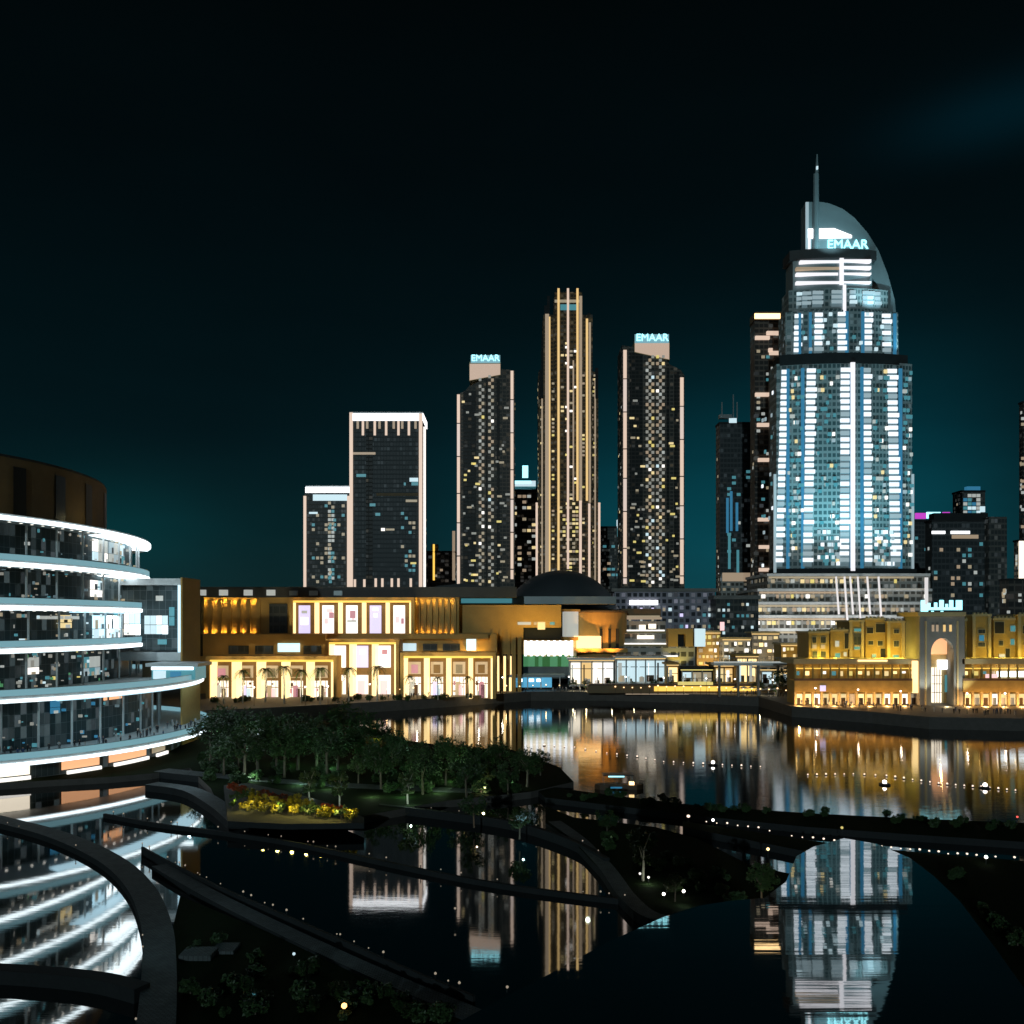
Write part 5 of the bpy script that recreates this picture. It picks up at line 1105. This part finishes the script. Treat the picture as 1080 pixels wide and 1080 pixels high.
# ------------------------------------------------------------------ lamps
def make_post(name, label, h, head, group, cat='lamp'):
    t = thing(name, label, cat, (0, 0, 0), group)
    k = MB(); k.tube((0, 0, -.1), (0, 0, h), .07, .05, 'dark_metal', 8); k.lathe((0, 0, 0), [(.16, -.05), (.16, .12), (.08, .2)], 'dark_metal', 10); k.build('post', t)
    k = MB(); k.lathe((0, 0, h), [(.1, 0), (.24, .08), (.26, .3), (.1, .42)], head, 12); k.build('lamp_head', t)
    return t
sl_ = make_post('street_lamp', 'x', 6, 'lamp', 'promenade lamps'); first = True
for j, (px, Y, z) in enumerate(((268, 286, QZ), (322, 288, QZ), (346, 290, QZ), (390, 300, QZ), (440, 304, QZ), (505, 312, QZ), (530, 336, QZ), (600, 340, QZ), (660, 340, QZ), (700, 334, QZ), (745, 330, QZ), (775, 326, QZ), (815, 322, QZ), (860, 282, QZ), (905, 276, QZ), (950, 270, QZ), (1020, 262, QZ), (1060, 262, QZ))):
    lab = 'slim street lamp with white head on the far promenade, %s from the left' % ORD[j]
    if first: sl_.location = (wx(px, Y), Y, z); sl_['label'] = lab; first = False
    else: copy_tree(sl_, (wx(px, Y), Y, z), lab)
    if j < 7: lamp('POINT', (wx(px, Y), Y - .5, z + 5.6), 130, (1, .88, .7), .2)
    elif j >= 13: lamp('POINT', (wx(px, Y), Y - .5, z + 5.6), 90, (1, .7, .45), .2)
ln = make_post('waterfront_lantern', 'small amber lantern post on the quay edge between the mall and the golden market', 2.6, 'lantern', 'amber lanterns along the quay'); first_l = True
for px in list(range(408, 640, 14)) + list(range(640, 838, 9)):
    Yq = 320 + (px - 408) * .12 if px < 560 else 344.5 if px < 720 else 344 - (px - 720) * .12
    if px > 640: Yq -= 12
    loc = (wx(px, Yq), Yq, QZ if px < 640 else wz(721.5, 332.6) + .02 if False else QZ)
    if first_l: ln.location = loc; first_l = False
    else: copy_tree(ln, loc, None, None, 0, R.uniform(.85, 1.15))
    if px % 3 == 0: lamp('POINT', (loc[0], loc[1] - .6, QZ + 2.2), 60, (1, .6, .25), .2)
for j, (px, Y, sc) in enumerate(((604, 349, .55), (618, 348, .5), (645, 347, .6), (668, 346.5, .5), (690, 346, .62), (709, 342, .5), (724, 341.5, .55), (752, 340.5, .6), (775, 336.5, .5), (800, 328, .62), (818, 327, .55), (834, 318, .7))):
    copy_tree(protos[j % 4], (wx(px, Y), Y, QZ), 'small leafy tree before the waterfront restaurants, %s from the left' % ORD[j], 'small trees along the restaurants', R.random() * 6, sc)
    lamp('POINT', (wx(px, Y), Y - 1.6, QZ + 1.0), 90, (1, .85, .5), .2)
pa = thing('parasol', 'x', 'parasol', (0, 0, 0), 'parasols before the restaurants'); k = MB(); k.tube((0, 0, -.05), (0, 0, 2.7), .05, .04, 'grey_metal', 6); k.build('post', pa)
k = MB(); k.lathe((0, 0, 2.3), [(1.9, 0), (1.85, .06), (1.0, .45), (.08, .75)], 'white_metal', 12); k.build('canopy', pa); first_p = True
for j in range(26):
    px = 604 + j * 8.6; Y = (347 if px < 700 else 342 if px < 775 else 335 if px < 800 else 328) - R.uniform(1.5, 4); loc = (wx(px, Y), Y, QZ)
    if first_p: pa.location = loc; pa['label'] = 'pale parasol in the row before the waterfront restaurants'; first_p = False
    else: copy_tree(pa, loc, 'pale parasol in the row before the waterfront restaurants', None, R.random())
    if j % 3 == 0: lamp('POINT', (loc[0] + .8, loc[1] - .6, QZ + 1.6), 40, (1, .85, .65), .15)
for j in range(26):
    px = R.uniform(225, 520); Y = 298 + (px - 225) * .05 + R.uniform(-2, 4)
    copy_tree(bush, (wx(px, Y), Y, QZ), 'low leafy bush in front of the lit mall bays', 'bushes in front of the mall', R.random() * 6, R.uniform(.7, 1.4))
# floating lights of the fountain ring on the lake
fl = thing('fountain_light', 'small pinkish fountain light floating in the long dotted line across the lake', 'fountain light', (0, 0, 0), 'fountain lights across the lake')
k = MB(); k.lathe((0, 0, -.1), [(.34, 0), (.42, .15), (.3, .3)], 'dark_metal', 10); k.build('float', fl)
k = MB(); k.lathe((0, 0, .2), [(.22, 0), (.22, .25), (.1, .38)], 'lamp_pink', 10); k.build('lamp_head', fl)
def along(pts, step):
    out = []; 
    for (x0, y0), (x1, y1) in zip(pts, pts[1:]):
        n = max(1, int(math.hypot(x1 - x0, y1 - y0) / step))
        out += [(x0 + (x1 - x0) * i / n, y0 + (y1 - y0) * i / n) for i in range(n)]
    return out
first = True
for px, py in along([(574, 786), (606, 788), (640, 794), (672, 798), (700, 803), (752, 806), (812, 809)], 9) + along([(852, 817), (900, 816), (935, 818), (990, 826), (1080, 834)], 9):
    x, y = gp(px, py, .2)
    if first: fl.location = (x, y, 0); first = False
    else: copy_tree(fl, (x, y, 0), None, None, 0, R.uniform(.5, .85))
bf = thing('fountain_float', 'bright white light on a floating fountain base near the middle of the lake', 'fountain light', (*gp(752, 806, .2), 0), 'bright fountain floats')
def fl_parts(t):
    x, y, z = ORG[t.name]
    MB().lathe((x, y, -.1), [(1.0, 0), (1.1, .3), (.7, .5)], 'dark_metal', 14).build('float', t); MB().lathe((x, y, .4), [(.34, 0), (.38, .35), (.2, .55)], 'lamp', 12).build('lamp_head', t)
fl_parts(bf)
for px, py, lab in ((933, 827, 'bright white light on a floating fountain base before the golden arcade'), (1039, 830, 'bright white light on a floating fountain base near the right edge')):
    t = thing('fountain_float', lab, 'fountain light', (*gp(px, py, .2), 0), 'bright fountain floats'); fl_parts(t)
# low marker lights along the dark paths
bl = thing('path_light', 'tiny warm marker light on the dark lakeside walls and paths', 'path light', (0, 0, 0), 'marker lights along the dark paths')
k = MB(); k.lathe((0, 0, -.05), [(.06, 0), (.06, .55)], 'dark_metal', 8); k.build('post', bl)
k = MB(); k.lathe((0, 0, .5), [(.1, 0), (.12, .1), (.05, .2)], 'dot', 8); k.build('lamp_head', bl)
first = True
def dots(Q, z, n, jit=.0, keep=.75):
    global first
    L_ = [(Q[i] + (Q[i + 1] - Q[i]) * t) for i in range(len(Q) - 1) for t in (0, .25, .5, .75)]
    for j in range(n):
        if R.random() > keep: continue
        q = L_[int((j + R.random() * .6) * len(L_) / n) % len(L_)]
        if first: bl.location = (q.x, q.y, z); first = False
        else: copy_tree(bl, (q.x, q.y, z), None, None, 0, R.uniform(.5, 1.0))
dots(wall_a, .65, 46, keep=.5); dots(wall_b, 1.15, 44, keep=.55); dots(path1[2], .8, 26, keep=.45); dots(wall_d, 1.3, 10, keep=.5)
fw = make_post('bollard_light', 'white bollard light in the row along the dark bank at the right', .7, 'lamp_pink', 'bollard lights along the dark bank'); first_b = True
for px, py in along([(726, 867), (745, 869), (800, 876), (835, 884), (880, 890), (940, 897), (1000, 903), (1080, 909)], 10):
    x, y = gp(px, py, 1.0)
    if R.random() < .12: continue
    if first_b: fw.location = (x, y, 1.0); first_b = False
    else: copy_tree(fw, (x, y, 1.0), None, None, 0, R.uniform(.35, .6))
def lone_lamp(px, py, z, lab, head, h, r):
    x, y = gp(px, py, z); t = thing('garden_lamp', lab, 'lamp', (x, y, z))
    MB().tube((x, y, z - .05), (x, y, z + h), .06, .05, 'dark_metal', 8).build('post', t); MB().lathe((x, y, z + h), [(r * .5, 0), (r, r * .6), (r * .9, r * 1.4), (r * .3, r * 1.8)], head, 12).build('lamp_head', t)
for px, py, lab, hd, h, r in ((363, 1070, 'single orange lamp glowing in the dark bottom lawn', 'lamp_amber', .5, .22), (548, 1050, 'tiny reddish lamp in the dark left of the mirror pool', 'strip_pink', .3, .1), (535, 1046, 'tiny white lamp left of the reddish lamp by the mirror pool', 'dot', .3, .12),
                               (310, 1012, 'faint teal lamp on the dark lawn below the straight path', 'w_cool', .4, .14), (268, 1056, 'faint teal lamp low on the bottom lawn', 'w_teal', .4, .16), (700, 949, 'white ball lamp at the left foot of the islet tree', 'lamp', .5, .17), (721, 946, 'white ball lamp at the right foot of the islet tree', 'lamp', .5, .17), (675, 926, 'pale ball lamp under the slender islet tree', 'w_white', .4, .15), (684, 930, 'pale ball lamp right of the slender islet tree', 'w_white', .4, .15), (1040, 912, 'bright white lamp on the dark bank near the right edge', 'lamp', .8, .2), (752, 871, 'bright white lamp at the left start of the dark bank', 'lamp', .7, .2),
                               (810, 905, 'amber lamp above the round islet bush', 'bright_warm', 1.0, .2), (888, 880, 'yellow lamp on the long lake spit', 'w_yellow', .8, .2), (1073, 868, 'tiny red lamp at the right edge of the lake spit', 'red_dot', .8, .16), (480, 962, 'faint cool lamp at the end of the straight path', 'dot', .3, .12)):
    lone_lamp(px, py, 1.0, lab, hd, h, r)
for px, py, e, c in ((200, 830, 400, (.7, .9, 1)), (230, 960, 60, (.6, .9, 1)), (165, 1000, 70, (.55, .9, 1)), (620, 900, 25, (.8, 1, .8)), (350, 1010, 40, (.6, .95, 1)), (270, 812, 250, (.7, .85, 1))):
    x, y = gp(px, py, 1.3); lamp('POINT', (x, y, 7.5), e * 1.4, c, .3)
# small slabs and blocks on the dark lawn
for px0, px1, py, lab in ((188, 222, 1013, 'pale stone slab on the dark lawn right of the curved walkway'), (222, 246, 1006, 'lower grey stone slab beside the pale slab on the lawn')):
    a = gp(px0, py, .55); b_ = gp(px1, py, .55); o = MB().box(a[0], b_[0], a[1], a[1] + 2.2, .45, 1.0 if px0 < 200 else .8, 'path').build('stone_slab'); tag(o, lab, 'stone slab')
# covered boat at the spit
bx, by = gp(652, 832, 0); bo = thing('covered_boat', 'small covered boat with blue lights moored by the lake spit', 'boat', (bx, by, 0))
hull = [(-4.5, 0), (-3.6, -1.1), (3.4, -1.1), (4.8, 0), (3.4, 1.1), (-3.6, 1.1)]
MB().prism([(bx + x, by + y) for x, y in hull], -.2, .9, 'wood').build('hull', bo); MB().box(bx - 3, bx + 2.8, by - 1.2, by + 1.2, 2.7, 2.9, 'dark_metal').build('canopy', bo)
for x in (-2.8, 2.6):
    for y in (-1.05, 1.05): MB().tube((bx + x, by + y, .85), (bx + x, by + y, 2.72), .05, .05, 'grey_metal', 6).build('post', bo)
MB().box(bx - 2, bx + 1, by - 1.26, by - 1.2, 2.45, 2.68, 'sign_cyan').build('light_line', bo); MB().box(bx + 2.0, bx + 2.9, by - 1.2, by - .4, .95, 1.5, 'bright_warm').build('lantern', bo); MB().box(bx - 1.6, bx + .6, by - 1.16, by - 1.1, .3, .6, 'w_blue').build('hull_light', bo)

# ------------------------------------------------------------------ people on the terrace and quays
def make_person(seed, arms):
    V = {'pelvis': (0, 0, .95, .15), 'waist': (0, 0, 1.1, .135), 'chest': (0, .01, 1.35, .165), 'neck': (0, 0, 1.5, .06), 'head': (0, -.02, 1.62, .1), 'top': (0, -.02, 1.72, .085)}
    Eg = [('pelvis', 'waist'), ('waist', 'chest'), ('chest', 'neck'), ('neck', 'head'), ('head', 'top')]
    for s, sd in ((-1, 'l'), (1, 'r')):
        V.update({'hip' + sd: (.1 * s, 0, .88, .1), 'knee' + sd: (.11 * s, -.02, .5, .07), 'ankle' + sd: (.11 * s, .02, .1, .05), 'toe' + sd: (.12 * s, -.14, .045, .045), 'sh' + sd: (.2 * s, .01, 1.42, .07)})
        e, h = arms[s]; V['el' + sd] = (*e, .05); V['ha' + sd] = (*h, .04)
        Eg += [('pelvis', 'hip' + sd), ('hip' + sd, 'knee' + sd), ('knee' + sd, 'ankle' + sd), ('ankle' + sd, 'toe' + sd), ('chest', 'sh' + sd), ('sh' + sd, 'el' + sd), ('el' + sd, 'ha' + sd)]
    K = list(V); me = bpy.data.meshes.new('person'); me.from_pydata([V[k][:3] for k in K], [(K.index(a), K.index(b_)) for a, b_ in Eg], [])
    o = bpy.data.objects.new('tmp', me); COL.objects.link(o); o.modifiers.new('s', 'SKIN')
    for i, k in enumerate(K): me.skin_vertices[0].data[i].radius = (V[k][3],) * 2
    me.skin_vertices[0].data[0].use_root = True
    sb = o.modifiers.new('u', 'SUBSURF'); sb.levels = 1
    bpy.context.view_layer.update(); dg = bpy.context.evaluated_depsgraph_get()
    m2 = bpy.data.meshes.new_from_object(o.evaluated_get(dg)); bpy.data.objects.remove(o); return m2
CL = [stone('dark clothes', (.02, .02, .025), var=.1, bump=0), stone('grey clothes', (.12, .12, .13), var=.1, bump=0), stone('white clothes', (.5, .5, .5), var=.1, bump=0), stone('blue clothes', (.04, .07, .16), var=.1, bump=0)]
SKIN = stone('skin', (.4, .24, .16), var=.05, bump=0)
bodies = []
for arms in ({-1: ((-.27, .03, 1.15), (-.27, -.06, .9)), 1: ((.27, .03, 1.15), (.26, -.08, .9))}, {-1: ((-.28, .02, 1.16), (-.22, -.2, 1.2)), 1: ((.27, -.05, 1.18), (.1, -.25, 1.35))}, {-1: ((-.3, .05, 1.16), (-.2, -.05, 1.0)), 1: ((.28, .02, 1.15), (.3, -.1, .92))}):
    for c in range(4):
        m2 = make_person(1, arms); m2.materials.clear(); m2.materials.append(CL[c]); m2.materials.append(SKIN)
        for p in m2.polygons:
            p.use_smooth = True
            if p.center.z > 1.5 or (abs(p.center.x) > .15 and p.center.z < .98 and p.center.z > .84 and abs(p.center.x) > .2): p.material_index = 1
        bodies.append(m2)
def person(x, y, z, rz, label, group):
    c = R.choice([0, 0, 0, 1, 1, 2, 3]); o = bpy.data.objects.new('person', bodies[R.randrange(3) * 4 + c]); COL.objects.link(o); o.location = (x, y, z); o.rotation_euler = (0, 0, rz)
    tag(o, label % ['dark', 'grey', 'white', 'blue'][c], 'person', group + ', in ' + ['dark', 'grey', 'white', 'blue'][c] + ' clothes')
for j in range(70):
    t = math.radians(R.uniform(-62, 15)); q = R.uniform(1.2, 9); x, y = ell(51 - q, 54 - q, t)
    person(x, y, 6.2, R.uniform(-1, 1) - .2, 'person in %s clothes standing among the crowd on the lowest store terrace', 'terrace crowd')
for j in range(60):
    px = R.uniform(845, 1078); Y = R.uniform(0, 1); f_ = (px - 835) / 245; y = (286 - 34 * min(1, f_ * 1.25)) + 3 + Y * 9
    person(wx(px, y), y, QZ, R.uniform(-1, 1), 'person in %s clothes in the crowd before the golden arcade', 'golden quay crowd')
for j in range(50):
    px = R.uniform(610, 835); y = 346 - max(0, px - 700) * .16 + R.uniform(-5, 1)
    person(wx(px, y), y, QZ, R.uniform(-1, 1), 'person in %s clothes walking before the waterfront restaurants', 'restaurant quay crowd')
for j in range(45):
    px = R.uniform(400, 620); y = 304 + (px - 400) * .2 + R.uniform(4, 10)
    person(wx(px, y), y, QZ, R.uniform(-1, 1), 'person in %s clothes in the crowd on the quay before the mall', 'mall quay crowd')
